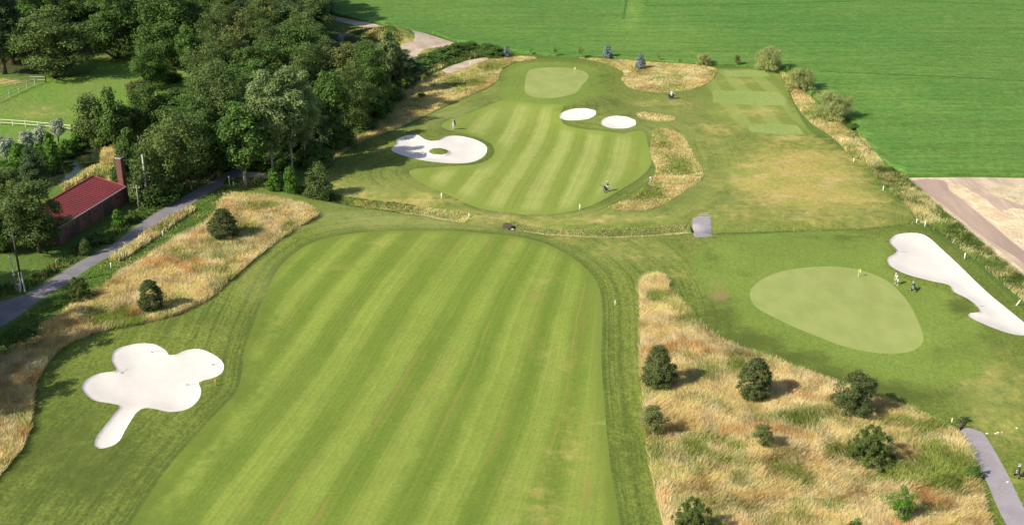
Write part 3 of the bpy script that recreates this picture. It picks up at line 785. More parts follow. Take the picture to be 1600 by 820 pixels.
ZP = lambda k: Z[ZI[k]][2]
def minus(P, *keys):
    for k in keys: P = P[~inside(ZP(k), P)]
    return P
YEL = np.array([(.90, .79, .40), (.84, .72, .34), (.76, .68, .28), (.80, .60, .26), (.92, .82, .48), (.64, .64, .22)])
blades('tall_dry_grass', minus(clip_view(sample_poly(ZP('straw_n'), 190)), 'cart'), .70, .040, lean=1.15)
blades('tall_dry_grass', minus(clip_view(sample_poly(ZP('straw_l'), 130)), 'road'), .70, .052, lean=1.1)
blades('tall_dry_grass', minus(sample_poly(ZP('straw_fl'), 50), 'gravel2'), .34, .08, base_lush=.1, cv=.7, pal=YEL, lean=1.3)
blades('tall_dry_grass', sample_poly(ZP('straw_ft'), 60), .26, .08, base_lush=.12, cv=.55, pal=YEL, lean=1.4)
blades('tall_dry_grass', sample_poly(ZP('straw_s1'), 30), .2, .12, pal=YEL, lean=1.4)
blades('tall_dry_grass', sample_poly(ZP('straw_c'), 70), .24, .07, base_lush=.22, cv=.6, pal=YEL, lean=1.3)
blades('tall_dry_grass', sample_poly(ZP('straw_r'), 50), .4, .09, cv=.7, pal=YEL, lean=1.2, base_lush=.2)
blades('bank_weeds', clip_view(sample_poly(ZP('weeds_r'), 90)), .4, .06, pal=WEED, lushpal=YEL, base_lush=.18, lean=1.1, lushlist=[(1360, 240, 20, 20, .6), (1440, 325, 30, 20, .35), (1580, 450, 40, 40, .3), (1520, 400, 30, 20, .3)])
blades('ditch_weeds', sample_poly(ZP('ditch_l'), 110), .22, .055, pal=WEED, lushpal=YEL, base_lush=.1, lean=1.1, lushlist=[(680, 330, 60, 12, .7), (590, 315, 60, 6, .5)])
blades('ditch_weeds', sample_poly(ZP('ditch_m'), 110), .18, .05, pal=WEED, lushpal=YEL*.88, base_lush=.25, lean=1.3, cv=.7, lushlist=[(980, 362, 130, 12, .9), (900, 356, 90, 8, .6)])
blades('ditch_weeds', sample_poly(ZP('ditch_r'), 20), .15, .08, pal=WEED, lushpal=YEL, lushlist=[])
blades('bank_grass', sample_poly(ZP('driedbank'), 35), .6, .12, pal=YEL, lushlist=[(160, 280, 20, 10, .5)])
# soft dry area in the middle right, thin and low
_p = sample_poly(np.array([G(*p) for p in [(1150, 225), (1345, 225), (1420, 345), (1165, 345)]]), 22)
_px, _py = to_px(_p[:, 0], _p[:, 1]); _p = _p[RNG.random(len(_p)) < blobs(_px, _py, DRY)*.9]
blades('thin_dry_grass', _p, .08, .08, cv=.5, pal=np.array([(.58, .48, .20), (.52, .42, .17), (.42, .40, .13)]), lushlist=[], lean=1.8)
# straw ridge along the kerb of the road, verge, and rank grass by the field corner
VERGES = [
 ('verge_straw', [(298, 328), (265, 346), (225, 371), (195, 390), (172, 408), (186, 412), (215, 394), (252, 370), (285, 347), (305, 333)], 80, .8, .09, STRAW, 0.1),
 ('verge_grass', [(20, 505), (60, 475), (105, 447), (165, 408), (250, 357), (350, 293), (350, 305), (335, 336), (312, 360), (275, 378), (222, 411), (150, 456), (62, 511), (0, 556), (-40, 560)], 30, .22, .10, np.array([(.17,.30,.045),(.22,.34,.06),(.14,.24,.04)]), 0),
 ('verge_grass', [(-20, 470), (36, 458), (120, 410), (225, 345), (325, 285), (360, 262), (350, 255), (300, 275), (240, 320), (190, 345), (120, 385), (60, 430), (-20, 455)], 16, .5, .14, WEED*.6, 0),
 ('rank_grass', [(630, 100), (650, 95), (690, 84), (725, 74), (800, 84), (800, 90), (760, 90), (730, 96), (695, 106), (650, 128), (632, 145)], 26, .7, .16, WEED*.9, 0),
 ('rank_grass', [(530, 45), (600, 52), (630, 72), (620, 82), (560, 66)], 26, .4, .14, WEED, .25),
 ('shade_grass', [(632, 148), (600, 185), (560, 215), (500, 262), (470, 266), (520, 235), (575, 195), (615, 160)], 10, .4, .2, WEED*.7, 0),
 ('ditch_weeds', [(372, 292), (400, 293), (430, 297), (440, 284), (400, 282), (380, 282)], 22, .5, .14, WEED, 0),
 ('pond_reeds', [(100, 300), (130, 285), (160, 262), (190, 262), (180, 280), (150, 285), (120, 300)], 18, .9, .15, WEED, 0.3)]
for nm, pts, dn, h, w, pal, bl in VERGES:
    blades(nm, minus(sample_poly(np.array([G(*p) for p in pts]), dn), 'road'), h, w, pal=pal, lushlist=[], lushpal=STRAW if pal is not STRAW else GREENP, base_lush=bl)
# ragged tufts on the near lip of the mown areas (edge of the dry rough)

# ------------------------------------------------------------------ trees
def leaf_mat(name, c, c2=None, trans=.22, var=.35):
    t = NT(name, .6, .25)
    c2 = c2 or tuple(x*.6 for x in c)
    oi = t.n('ShaderNodeObjectInfo').outputs['Random']
    f = t.math('ADD', t.math('MULTIPLY', t.attr('var').outputs['Fac'], .75), t.math('MULTIPLY', oi, .25))
    col = t.mix(f, c2, c)
    n = t.noise(.25, 3, t.pos(obj=True))
    col = t.mix(1.0, col, t.mix(t.ramp(n, .3, .7), (1-var*.5,)*3, (1+var*.6,)*3), 'MULTIPLY')
    t.color(col)
    tr = t.n('ShaderNodeBsdfTranslucent'); t.link(col, tr.inputs[0])
    mx = t.n('ShaderNodeMixShader'); mx.inputs[0].default_value = trans
    t.link(t.b.outputs[0], mx.inputs[1]); t.link(tr.outputs[0], mx.inputs[2])
    t.link(mx.outputs[0], t.t.nodes['Material Output'].inputs[0])
    return t.m
def bark_mat(name, a, b):
    t = NT(name, .9, .1)
    v = t.pos((1, 1, .25), obj=True)
    t.color(t.mix(t.ramp(t.noise(4, 5, v), .35, .65), a, b)); t.bump(t.noise(8, 3, v), .03)
    return t.m
BARK = bark_mat('brown_bark', (.16, .12, .08), (.09, .07, .05))
BARKP = bark_mat('pale_bark', (.55, .50, .42), (.30, .27, .22))
LM = dict(
 oak=leaf_mat('oak_leaves', (.14, .24, .045), (.06, .115, .022)),
 bright=leaf_mat('bright_green_leaves', (.13, .235, .04), (.06, .125, .022)),
 grey=leaf_mat('grey_green_leaves', (.27, .36, .14), (.13, .19, .055)),
 olive=leaf_mat('olive_leaves', (.165, .235, .058), (.075, .12, .03)),
 brown=leaf_mat('bronzed_leaves', (.19, .22, .055), (.10, .125, .03)),
 dark=leaf_mat('dark_leaves', (.11, .17, .06), (.05, .09, .03)),
 silver=leaf_mat('silver_leaves', (.56, .62, .47), (.30, .36, .22)),
 orna=leaf_mat('small_tree_leaves', (.165, .21, .065), (.075, .10, .03)),
 shrub=leaf_mat('shrub_leaves', (.17, .23, .055), (.08, .12, .03)),
 yellow=leaf_mat('yellow_green_leaves', (.34, .40, .07), (.18, .26, .04)),
 willow=leaf_mat('willow_leaves', (.46, .50, .19), (.26, .31, .10)),
 spruce=leaf_mat('blue_needles', (.36, .43, .46), (.18, .24, .24)),
 youngl=leaf_mat('young_tree_leaves', (.26, .30, .10), (.12, .15, .045)),
 fresh=leaf_mat('fresh_shrub_leaves', (.14, .30, .035), (.07, .16, .02)),
)

def crown_mesh(seed, H, W, zb, n_clump, n_leaf, leaf, kind='round', cl=.17, droop=0.0):
    r = np.random.default_rng(seed)
    # clump centres
    C = []; R = []
    while len(C) < n_clump:
        u = r.normal(size=3); u /= np.linalg.norm(u); q = r.random()**.38
        p = u*q
        if kind == 'round':
            x, y, z = p[0], p[1], p[2]
            if z < 0: x *= (1-.25*abs(z)); y *= (1-.25*abs(z))
        elif kind == 'full':
            x, y, z = p; f = math.sqrt(max(1e-3, 1-min(.99, z*z)))
            k = (max(.35, (1-max(z, 0)**2.2)**.5)/f) if z > 0 else (1-.22*z*z)/f
            x, y = x*min(k, 2.2), y*min(k, 2.2)
            rr_ = math.hypot(x, y)
            if rr_ > 1: x /= rr_; y /= rr_
        elif kind == 'tall':
            z = p[2]; s = (1-.35*max(z, 0)**1.5)*(1-.3*max(-z, 0)); x, y = p[0]*s, p[1]*s
        elif kind == 'cone':
            z = r.random()**1.5*2-1; s = (1-(z+1)/2)*1.0+.06; a = r.random()*2*math.pi; d = s*math.sqrt(r.random()*.6+.4); x, y = d*math.cos(a), d*math.sin(a)
        elif kind == 'orn':
            z = r.random()**1.15*2-1; h = (z+1)/2; s = (1-h)**.5*min(1, .55+h*2.2)*1.0+.06; a = r.random()*2*math.pi; d = s*math.sqrt(r.random()*.65+.35); x, y = d*math.cos(a), d*math.sin(a)
        elif kind == 'vase':
            z = p[2]; s = .55+.45*(z+1)/2; x, y = p[0]*s, p[1]*s
        elif kind == 'bush':
            z = p[2]*.5+.5 if True else 0; z = abs(p[2])*2-1; x, y = p[0], p[1]
        C.append((x, y, z)); R.append(cl*(.6+.8*r.random()))
    C = np.array(C); R = np.array(R)
    # uneven outline
    lump = 1+.16*np.sin(C[:, 0]*3.1+seed)*np.cos(C[:, 1]*2.7+seed*2)+.10*np.sin(C[:, 2]*5+seed*3+C[:, 0]*2)
    C[:, :2] *= lump[:, None]
    hz = (H-zb)/2; sc = np.array([W/2*.88, W/2*.88, hz*.93])
    Rw = R*min(W, (H-zb)*1.1)
    wts = R**2; wts /= wts.sum()
    ci = r.choice(n_clump, n_leaf, p=wts)
    u = r.normal(size=(n_leaf, 3)); u /= np.linalg.norm(u, axis=1)[:, None]
    u[:, 2] = np.where(r.random(n_leaf) < .55, np.abs(u[:, 2]), u[:, 2])
    rr = r.random(n_leaf)**.45
    P = C[ci]*sc+np.array([0, 0, zb+hz])+u*(Rw[ci]*rr)[:, None]*np.array([1, 1, .8])
    P[:, 2] = np.maximum(P[:, 2], .05+.1*r.random(n_leaf))
    if droop: P[:, 2] -= droop*r.random(n_leaf)*np.hypot(P[:, 0], P[:, 1])/W
    out = P-np.array([0, 0, zb+hz*.7]); out /= np.linalg.norm(out, axis=1)[:, None]+1e-6
    nrm = .55*u+.35*out+.55*r.normal(size=(n_leaf, 3))+np.array([0, 0, .25]); nrm /= np.linalg.norm(nrm, axis=1)[:, None]
    t = np.cross(nrm, r.normal(size=(n_leaf, 3))); t /= np.linalg.norm(t, axis=1)[:, None]+1e-9
    if droop: t = t*.4+np.array([0, 0, -1.0]); t /= np.linalg.norm(t, axis=1)[:, None]
    b = np.cross(nrm, t)
    s = leaf*(.6+.8*r.random(n_leaf)); asp = .5 if not droop else .22
    L = s[:, None]*t; B = (s*asp)[:, None]*b
    if droop: L = L*1.6
    V = np.stack([P-L*.5, P+B*.5, P+L*.5, P-B*.5], 1).reshape(-1, 3)
    me = bpy.data.meshes.new('crown')
    n = n_leaf
    me.vertices.add(4*n); me.vertices.foreach_set('co', V.astype(np.float32).ravel())
    me.loops.add(4*n); me.loops.foreach_set('vertex_index', np.arange(4*n, dtype=np.int32))
    me.polygons.add(n); me.polygons.foreach_set('loop_start', np.arange(0, 4*n, 4, dtype=np.int32))
    me.update(calc_edges=True)
    cv = r.random(n_clump)
    var = np.clip(.55*cv[ci]+.45*r.random(n), 0, 1)
    a = me.attributes.new('var', 'FLOAT', 'POINT'); a.data.foreach_set('value', np.repeat(var, 4).astype(np.float32))
    return me, C*sc+np.array([0, 0, zb+hz])

def trunk_mesh(seed, H, W, zb, cen, r0, nb=9, lean=.02, fork=False):
    r = random.Random(seed); mb = MB()
    top = zb+(H-zb)*.72
    pts = []; rs = []
    k = 7; ox = oy = 0
    for i in range(k+1):
        f = i/k; ox += r.uniform(-1, 1)*lean*H/k; oy += r.uniform(-1, 1)*lean*H/k
        pts.append((ox, oy, -.3+f*(top+.3))); rs.append(r0*(1.25 if i == 0 else 1)*(1-.75*f))
    mb.tube(pts, rs, 8)
    cs = sorted(cen.tolist(), key=lambda c: r.random())[:nb]
    for c in cs:
        f = min(.95, max(.25, (c[2]*.55)/max(top, .1)))
        if zb < .5: f = min(.6, max(.05, f*.5))
        i = min(k-1, int(f*k)); a = Vector(pts[i]); e = Vector(c)
        if e.z < a.z: e.z = a.z+.1*H
        m = (a+e)/2+Vector((r.uniform(-.05, .05)*W, r.uniform(-.05, .05)*W, -.03*H))
        mb.tube([a, m, e], [rs[i]*.55, rs[i]*.35, rs[i]*.1], 5)
    return mb.mesh('trunk', True)

SPEC = {  # H, W, crown base, clumps, leaves, leaf size, shape, clump, droop, leaf material, bark, trunk radius
 'oak': (15, 11, .3, 120, 17000, .44, 'full', .13, 0, 'oak', BARK, .38),
 'oak2': (14, 10, .3, 110, 16500, .42, 'full', .15, 0, 'oak', BARK, .36),
 'bright': (14, 8, 3.2, 100, 11000, .5, 'round', .15, 0, 'bright', BARKP, .24),
 'poplar': (18, 9, 4.5, 130, 16000, .42, 'tall', .12, 0, 'grey', BARKP, .22),
 'poplar2': (17, 8, 4.5, 120, 15000, .42, 'tall', .12, 0, 'grey', BARKP, .20),
 'ash': (14, 10, .3, 110, 14000, .36, 'full', .13, 0, 'olive', BARK, .3),
 'ash2': (14, 9, .8, 100, 13000, .36, 'vase', .14, 0, 'olive', BARKP, .26),
 'bronze': (12, 8, 1.5, 90, 8000, .5, 'round', .14, 0, 'brown', BARK, .28),
 'dark': (16, 8, 1.5, 100, 14000, .4, 'tall', .14, 0, 'dark', BARK, .32),
 'thicket': (7, 8, .1, 90, 8500, .42, 'bush', .16, 0, 'olive', BARK, .12),
 'thicket2': (6, 7, .1, 80, 8000, .42, 'bush', .16, 0, 'oak', BARK, .12),
 'maple': (14, 11, .1, 130, 20000, .40, 'full', .12, 0, 'olive', BARK, .3),
 'silver': (5, 4, 1.6, 50, 5000, .32, 'vase', .17, 0, 'silver', BARK, .25),
 'green_bush': (5, 4, .1, 50, 5000, .34, 'bush', .18, 0, 'fresh', BARK, .1),
 'orna': (5, 4.6, .3, 160, 16000, .17, 'orn', .09, 0, 'orna', BARKP, .09),
 'orna2': (5, 4.2, .5, 160, 16000, .17, 'orn', .085, 0, 'orna', BARKP, .09),
 'orna3': (5, 5.4, .2, 170, 17000, .17, 'full', .09, 0, 'orna', BARKP, .1),
 'shrub': (3.2, 5.0, .05, 150, 16000, .15, 'bush', .085, 0, 'shrub', BARK, .06),
 'young': (4, 2.8, .7, 60, 5000, .16, 'round', .15, 0, 'youngl', BARKP, .06),
 'vase': (3.6, 3.8, .2, 60, 2600, .20, 'vase', .11, 0, 'fresh', BARKP, .05),
 'spruce': (5, 4.0, .3, 90, 7000, .26, 'orn', .11, 0, 'spruce', BARK, .1),
 'sapling': (5, 2.6, 2.2, 30, 900, .26, 'round', .17, 0, 'yellow', BARKP, .06),
 'willow': (8, 9.5, .2, 110, 16000, .36, 'full', .13, 2.0, 'willow', BARK, .3),
 'hedge': (2.6, 2.6, .05, 40, 3000, .28, 'bush', .2, 0, 'oak', BARK, .05),
}
PROTO = {}
def proto(sp):
    if sp not in PROTO:
        H, W, zb, nc, nl, leaf, kind, cl, droop, lm, bark, tr = SPEC[sp]
        sd = sum(map(ord, sp))
        cm, cen = crown_mesh(sd, H, W, zb, nc, nl, leaf, kind, cl, droop)
        cm.materials.append(LM[lm])
        nb = 9 if H > 6 else 7
        tm = trunk_mesh(sd, H, W, zb, cen, tr, nb); tm.materials.append(bark)
        PROTO[sp] = (cm, tm, H, W)
    return PROTO[sp]

def tree(name, sp, x, y, H, W, label, cat='tree', group=None, rz=None, zoff=0.0):
    cm, tm, H0, W0 = proto(sp)
    z = gz(x, y)+zoff
    e = empty(name, (x, y, z), random.uniform(0, 6.28) if rz is None else rz, (W/W0, W/W0, H/H0))
    tag(e, label, cat, group)
    c = bpy.data.objects.new('crown', cm); COL.objects.link(c); c.parent = e
    t = bpy.data.objects.new('trunk', tm); COL.objects.link(t); t.parent = e
    return e
def tree_px(name, sp, px, yb, yt, wpx, label, cat='tree', group=None, rz=None):
    x, y = G(px, yb); H = height_at(y, yt)
    W = wpx*depth_of(x, y, H/2)/F_PX
    return tree(name, sp, x, y, H, W, label, cat, group, rz)

# single trees of the golf course
T = tree_px
g = 'round dark trees standing in the dry rough'
T('round_tree', 'orna', 1027, 605, 541, 68, 'round dark tree in the near dry rough, closest to the striped fairway', group=g)
T('round_tree', 'orna2', 1178, 622, 560, 70, 'pointed dark tree in the near dry rough, just below the large green', group=g)
T('round_tree', 'orna3', 1332, 645, 581, 80, 'widest round dark tree, beside the mown grass at the top of the dry rough', group=g)
T('shrub', 'shrub', 1358, 720, 664, 76, 'broad low green bush in the dry rough, below the widest round tree', 'bush')
T('young_tree', 'young', 1021, 683, 628, 42, 'thin pale-leaved young tree at the fairway edge of the dry rough', group='young trees')
T('young_tree', 'young', 1192, 702, 660, 40, 'small pale-leaved young tree in the middle of the dry rough', group='young trees')
T('vase_shrub', 'vase', 1408, 812, 758, 52, 'sparse bright green V-shaped young shrub in the dry rough near the cart path', 'shrub')
T('shrub', 'shrub', 1080, 838, 778, 72, 'bright green bush cut by the lower edge of the photo beside the fairway', 'bush')
T('shrub', 'hedge', 1335, 838, 805, 40, 'dark bush just peeping in at the lower edge of the photo', 'bush')
T('round_tree', 'orna', 351, 375, 329, 62, 'wide dark tree standing alone in the dry rough by the road bend', group=g)
T('round_tree', 'orna2', 238, 487, 437, 50, 'small dark tree standing in the dry rough above the clover bunker', group=g)
T('round_tree', 'shrub', 125, 470, 432, 44, 'dark bushy tree between the road and the dry rough', group=g)
T('shrub', 'hedge', 45, 527, 505, 30, 'low dark bush at the roadside in the shade', 'bush')
T('shrub', 'hedge', 1522, 742, 716, 22, 'small bush on the left edge of the cart path', 'bush')
T('shrub', 'thicket', 499, 306, 250, 46, 'upright olive bush beside the ditch and the far rough', 'bush')
T('shrub', 'green_bush', 428, 298, 263, 28, 'left of two green bushes below the white poplar trunks', 'bush')
T('shrub', 'green_bush', 455, 299, 254, 26, 'right of two green bushes below the white poplar trunks', 'bush')
T('shrub', 'green_bush', 595, 187, 162, 18, 'small green bush at the wood edge beside the far dry rough', 'bush')
T('shrub', 'hedge', 659, 152, 142, 12, 'tiny green bush in the far dry rough', 'bush')
T('sapling', 'sapling', 631, 150, 123, 10, 'slim yellow-green sapling nearest the wood', group='saplings')
T('sapling', 'sapling', 663, 136, 117, 13, 'yellow-green round-headed sapling standing in the far dry rough', group='saplings')
T('sapling', 'sapling', 867, 92, 75, 11, 'left of two pale saplings behind the far green', group='saplings')
T('sapling', 'sapling', 907, 95, 76, 11, 'right of two pale saplings behind the far green', group='saplings')
T('sapling', 'sapling', 829, 88, 78, 7, 'tiny sapling at the field edge left of the far green', group='saplings')
T('sapling', 'sapling', 1029, 98, 86, 7, 'tiny yellowish sapling at the field edge right of the blue spruces', group='saplings')
T('sapling', 'sapling', 1061, 101, 93, 7, 'lowest sapling at the field edge above the dry rough', group='saplings')
T('sapling', 'young', 1151, 105, 86, 13, 'pale sapling at the field edge between the two pale bushes', group='saplings')
T('blue_spruce', 'spruce', 949, 94, 74, 19, 'blue spruce at the crop edge directly right of the far green', group='blue spruces')
T('blue_spruce', 'spruce', 1000, 110, 88, 20, 'blue spruce standing inside the dry rough right of the far green', group='blue spruces')
T('blue_spruce', 'spruce', 792, 92, 74, 14, 'blue-grey spruce at the left end of the field edge', group='blue spruces')
T('willow_bush', 'willow', 1099, 104, 84, 26, 'small pale bush at the field edge above the tees', 'bush', 'pale willows along the field')
T('willow_bush', 'willow', 1200, 112, 75, 46, 'pale willow at the field edge behind the farthest tee', 'bush', 'pale willows along the field')
T('willow_bush', 'willow', 1250, 142, 106, 50, 'middle of three pale willows along the corner of the crop field', 'bush', 'pale willows along the field')
T('willow_bush', 'willow', 1299, 187, 141, 62, 'largest and nearest of the pale willows along the crop field', 'bush', 'pale willows along the field')
T('shrub', 'green_bush', 1231, 116, 103, 15, 'round green bush between two pale willows', 'bush')
T('shrub', 'hedge', 1275, 150, 137, 14, 'low green bush above the nearest pale willow', 'bush')
T('shrub', 'hedge', 1332, 200, 186, 18, 'low green weeds bush below the nearest pale willow', 'bush')

# the edge of the wood and the trees round the paddock
g = 'trees at the edge of the wood'
T('tree', 'ash', 88, 122, 14, 128, 'large olive-brown tree standing alone above the paddock', group='trees above the paddock')
T('tree', 'dark', 8, 116, -30, 90, 'very dark tree at the left edge of the photo above the paddock', group='trees above the paddock')
T('tree', 'oak', 185, 90, -30, 92, 'dark green oak behind the small lawn above the paddock', group='trees above the paddock')
T('tree', 'oak2', 268, 102, -24, 96, 'green oak with sunlit left side, right of the small lawn', group=g)
T('tree', 'oak2', 237, 142, 66, 56, 'smaller dark green tree at the right corner of the paddock', group=g)
T('tree', 'bright', 300, 138, 45, 44, 'narrow yellow-green tree beside the sunny clearing', group=g)
T('tree', 'ash2', 334, 120, 20, 56, 'thin tree with a bare white trunk inside the wood', group=g)
T('tree', 'bronze', 222, 178, 122, 46, 'brownish half-bare tree at the paddock corner', group=g)
T('tree', 'thicket', 148, 222, 150, 62, 'grey-olive thicket along the right side of the paddock', group=g)
T('tree', 'thicket2', 178, 226, 142, 58, 'dark green thicket above the pond', group=g)
T('tree', 'ash2', 205, 224, 166, 36, 'light olive upright tree between the pond and the wood', group=g)
T('tree', 'oak2', 232, 214, 128, 60, 'dark shaded tree behind the light upright one', group=g)
T('tree', 'thicket2', 205, 262, 205, 44, 'green thicket right of the red chimney', group=g)
T('tree', 'ash', 283, 300, 170, 112, 'broad dark olive tree overhanging the road', group=g)
T('tree', 'thicket', 232, 318, 236, 64, 'dense dark bush beside the house gable and the wooden pole', group=g)
T('tree', 'thicket2', 198, 285, 232, 44, 'green bush behind the chimney', group=g)
T('tree', 'ash2', 352, 244, 98, 92, 'tall pale olive tree rising over the road', group=g)
T('tree', 'bright', 385, 293, 165, 84, 'bright green tree on a thin white trunk at the road corner', group=g)
T('tree', 'poplar', 427, 279, 112, 92, 'left of the two tall grey-green poplars with white trunks', group='grey-green poplars')
T('tree', 'poplar2', 458, 276, 106, 82, 'right of the two tall grey-green poplars with white trunks', group='grey-green poplars')
T('tree', 'poplar', 478, 262, 112, 60, 'grey-green poplar just behind the two with white trunks', group='grey-green poplars')
T('tree', 'bright', 520, 232, 114, 60, 'green tree with a lighter top right of the poplars', group=g)
T('tree', 'dark', 498, 244, 150, 48, 'dark tree in the shade right of the poplars', group=g)
T('tree', 'ash', 556, 208, 98, 60, 'dark olive tree in the row above the far dry rough', group=g)
T('tree', 'oak', 584, 178, 74, 58, 'dark green tree in the row above the far dry rough', group=g)
T('tree', 'poplar2', 610, 150, 47, 42, 'tallest tree at the tip of the wood, beside the gravel', group=g)
T('tree', 'dark', 620, 146, 68, 32, 'dark tree in the shade at the tip of the wood', group=g)
T('tree', 'oak2', 575, 170, 64, 56, 'dark tree inside the tip of the wood', group=g)
T('tree', 'bronze', 545, 158, 62, 66, 'olive tree near the gravel clearing', group=g)
T('tree', 'ash', 512, 140, 58, 60, 'bushy olive tree near the inner gravel track', group=g)
T('tree', 'dark', 498, 66, -40, 46, 'tall blue-dark tree at the top edge beside the crop field', group=g)
T('tree', 'dark', 470, 74, -40, 56, 'tall blue-dark tree in the top of the wood', group=g)
# the wood itself
WOODS = np.array([G(*p) for p in [(300, 285), (345, 262), (372, 250), (425, 268), (470, 258), (520, 228), (575, 190), (605, 165), (628, 140), (620, 90), (560, 74), (505, 62), (512, 20), (512, -60), (350, -110), (0, -110), (-250, -60), (-250, 60), (20, 100), (140, 60), (260, 84), (300, 100), (325, 160), (318, 225), (270, 262)]])
placed = [tuple(o.location[:2]) for o in COL.objects if o.get('category') == 'tree' and o.location.y > 190]
LAB = {'oak': 'dark green broad tree inside the wood', 'oak2': 'green rounded tree inside the wood', 'ash': 'olive feathery tree inside the wood', 'ash2': 'pale olive thin tree inside the wood', 'bronze': 'bronzed tree inside the wood', 'dark': 'very dark tree inside the wood', 'poplar2': 'grey-green tall tree inside the wood', 'bright': 'light green tree inside the wood'}
rr = random.Random(11); nfill = 0
def region(px, py):
    if px < 90: return 'in the wood at the top left corner'
    if px < 160: return 'in the wood behind the large olive-brown tree'
    if px < 300: return 'in the wood right of the paddock' if py > 100 else 'in the wood above the small lawn'
    if px > 500: return 'in the tip of the wood beside the far dry rough'
    dep = 'farther ' if py < 60 else ('nearer ' if py > 130 else '')
    if py > 190: return 'in the wood just behind the poplars' if px > 400 else 'in the wood close to the road bend'
    if px < 360: return dep+'in the wood right of the sunny clearing'
    if px < 430: return dep+'in the wood straight above the tall olive tree'
    return dep+'in the wood between the poplars and the inner gravel track'
    return 'in the middle of the wood'
cand = sample_poly(WOODS, .6)
for x, y in cand:
    if nfill >= 260: break
    sepd = 5.0 if y < 330 else 5.6
    if min((x-a)**2+(y-b)**2 for a, b in placed) < sepd**2: continue
    px, py = map(float, to_px(x, y))
    # keep the road open where the photograph shows it
    if py > 240 and inside(ZP('road'), np.array([[x, y]]))[0]: continue
    if dist_to(ZP('road'), np.array([[x, y]]))[0] < 3 and py > 225: continue
    if px > 505 and py < 66: continue
    if px < -70 or py < -40: continue
    left = px < 320
    if px > 500:
        bound = float(np.interp(px, [500, 515, 530, 560, 600, 640], [20, 50, 64, 64, 66, 74]))
        hm = height_at(y, bound)
        if hm < 5: continue
    else: hm = 99
    sp = rr.choice(['oak', 'oak2', 'oak', 'bright', 'ash', 'oak2'] if left else (['ash', 'ash2', 'ash', 'bronze', 'oak2', 'ash2', 'dark'] if py < 150 else ['ash', 'oak2', 'oak', 'bronze', 'ash2', 'bright']))
    if px > 440 and py < 130: sp = rr.choice(['dark', 'ash', 'dark', 'oak'])
    H = rr.uniform(11, 16); 
    if py > 150: H = rr.uniform(9, 13)
    if px > 500: H = rr.uniform(8, 11.5)
    H = min(H, hm)
    if dist_to(ZP('straw_fl'), np.array([[x, y]]))[0] < 11: H = min(H, 7.5)
    tree('tree', sp, x, y, H, rr.uniform(7, 10.5), LAB[sp].replace('inside the wood', region(px, py)), 'tree', 'trees '+region(px, py)+' ('+{'oak': 'broad dark', 'oak2': 'rounded green', 'ash': 'olive', 'ash2': 'pale olive', 'bronze': 'bronzed', 'dark': 'very dark', 'poplar2': 'grey-green', 'bright': 'light green'}[sp]+')')
    placed.append((x, y)); nfill += 1
for px, yb, H, W, sp, lab in [(470, 96, 13, 9, 'ash', 'olive tree in the far wood left of the inner gravel track'), (488, 118, 12, 9, 'oak2', 'green tree in the far wood nearest the inner gravel track'), (448, 84, 14, 10, 'ash2', 'pale olive tree in the far wood behind the inner gravel track'), (492, 84, 12, 7, 'dark', 'dark tree at the crop-side edge of the far wood'), (340, 62, 15, 11, 'ash', 'wide olive tree at the top edge above the wood'), (380, 70, 15, 11, 'ash2', 'wide pale olive tree at the top edge above the wood'), (415, 66, 15, 11, 'ash', 'tall olive tree at the top edge above the wood'), (232, 60, 15, 12, 'oak', 'dark oak at the top edge above the small lawn'), (300, 66, 15, 12, 'oak2', 'green oak at the top edge above the sunny clearing'), (150, 62, 15, 12, 'oak', 'dark oak behind the large olive-brown tree'), (40, 66, 15, 12, 'oak2', 'green oak in the top left corner')]:
    x, y = G(px, yb); tree('tree', sp, x, y, H, W, lab)
# low growth closing the foot of the wood
for i, (px, yb, h, w, sp) in enumerate([(250, 316, 4, 7, 'thicket2'), (300, 276, 4, 7, 'thicket2'), (335, 262, 5, 8, 'thicket2'), (402, 262, 4, 6, 'thicket2'), (440, 262, 4, 6, 'thicket2'), (490, 258, 4, 7, 'thicket2'), (526, 230, 3.5, 7, 'thicket2'), (560, 203, 3.5, 7, 'thicket2'), (588, 180, 3.5, 7, 'thicket2'), (612, 156, 3, 6, 'thicket2'), (626, 136, 3, 6, 'thicket2'), (262, 128, 3.5, 6, 'thicket2'), (275, 172, 4, 8, 'thicket2'), (240, 190, 4, 8, 'thicket2')]):
    x, y = G(px, yb)
    tree('undergrowth', sp, x, y, h, w, 'low dark bush closing the foot of the wood', 'bush', 'undergrowth along the foot of the wood')
# bushes of the grassy bank by the gravel
for px, yb, h, w, lab in [(650, 112, 2.6, 7, 'nearest the tip of the wood'), (668, 100, 2.6, 7, 'just below the gravel yard'), (690, 92, 2.6, 7, 'right of the gravel yard'), (715, 84, 2.2, 7, 'at the right tip of the gravel yard'), (735, 80, 2, 7, 'against the crop field'), (760, 82, 1.8, 7, 'above the stony bank'), (775, 90, 2, 6, 'left of the blue-grey spruce')]:
    x, y = G(px, yb)
    tree('bramble', 'thicket2' if h < 2.3 else 'hedge', x, y, h, w, 'low green bramble on the bank, '+lab, 'bush', 'brambles on the bank')

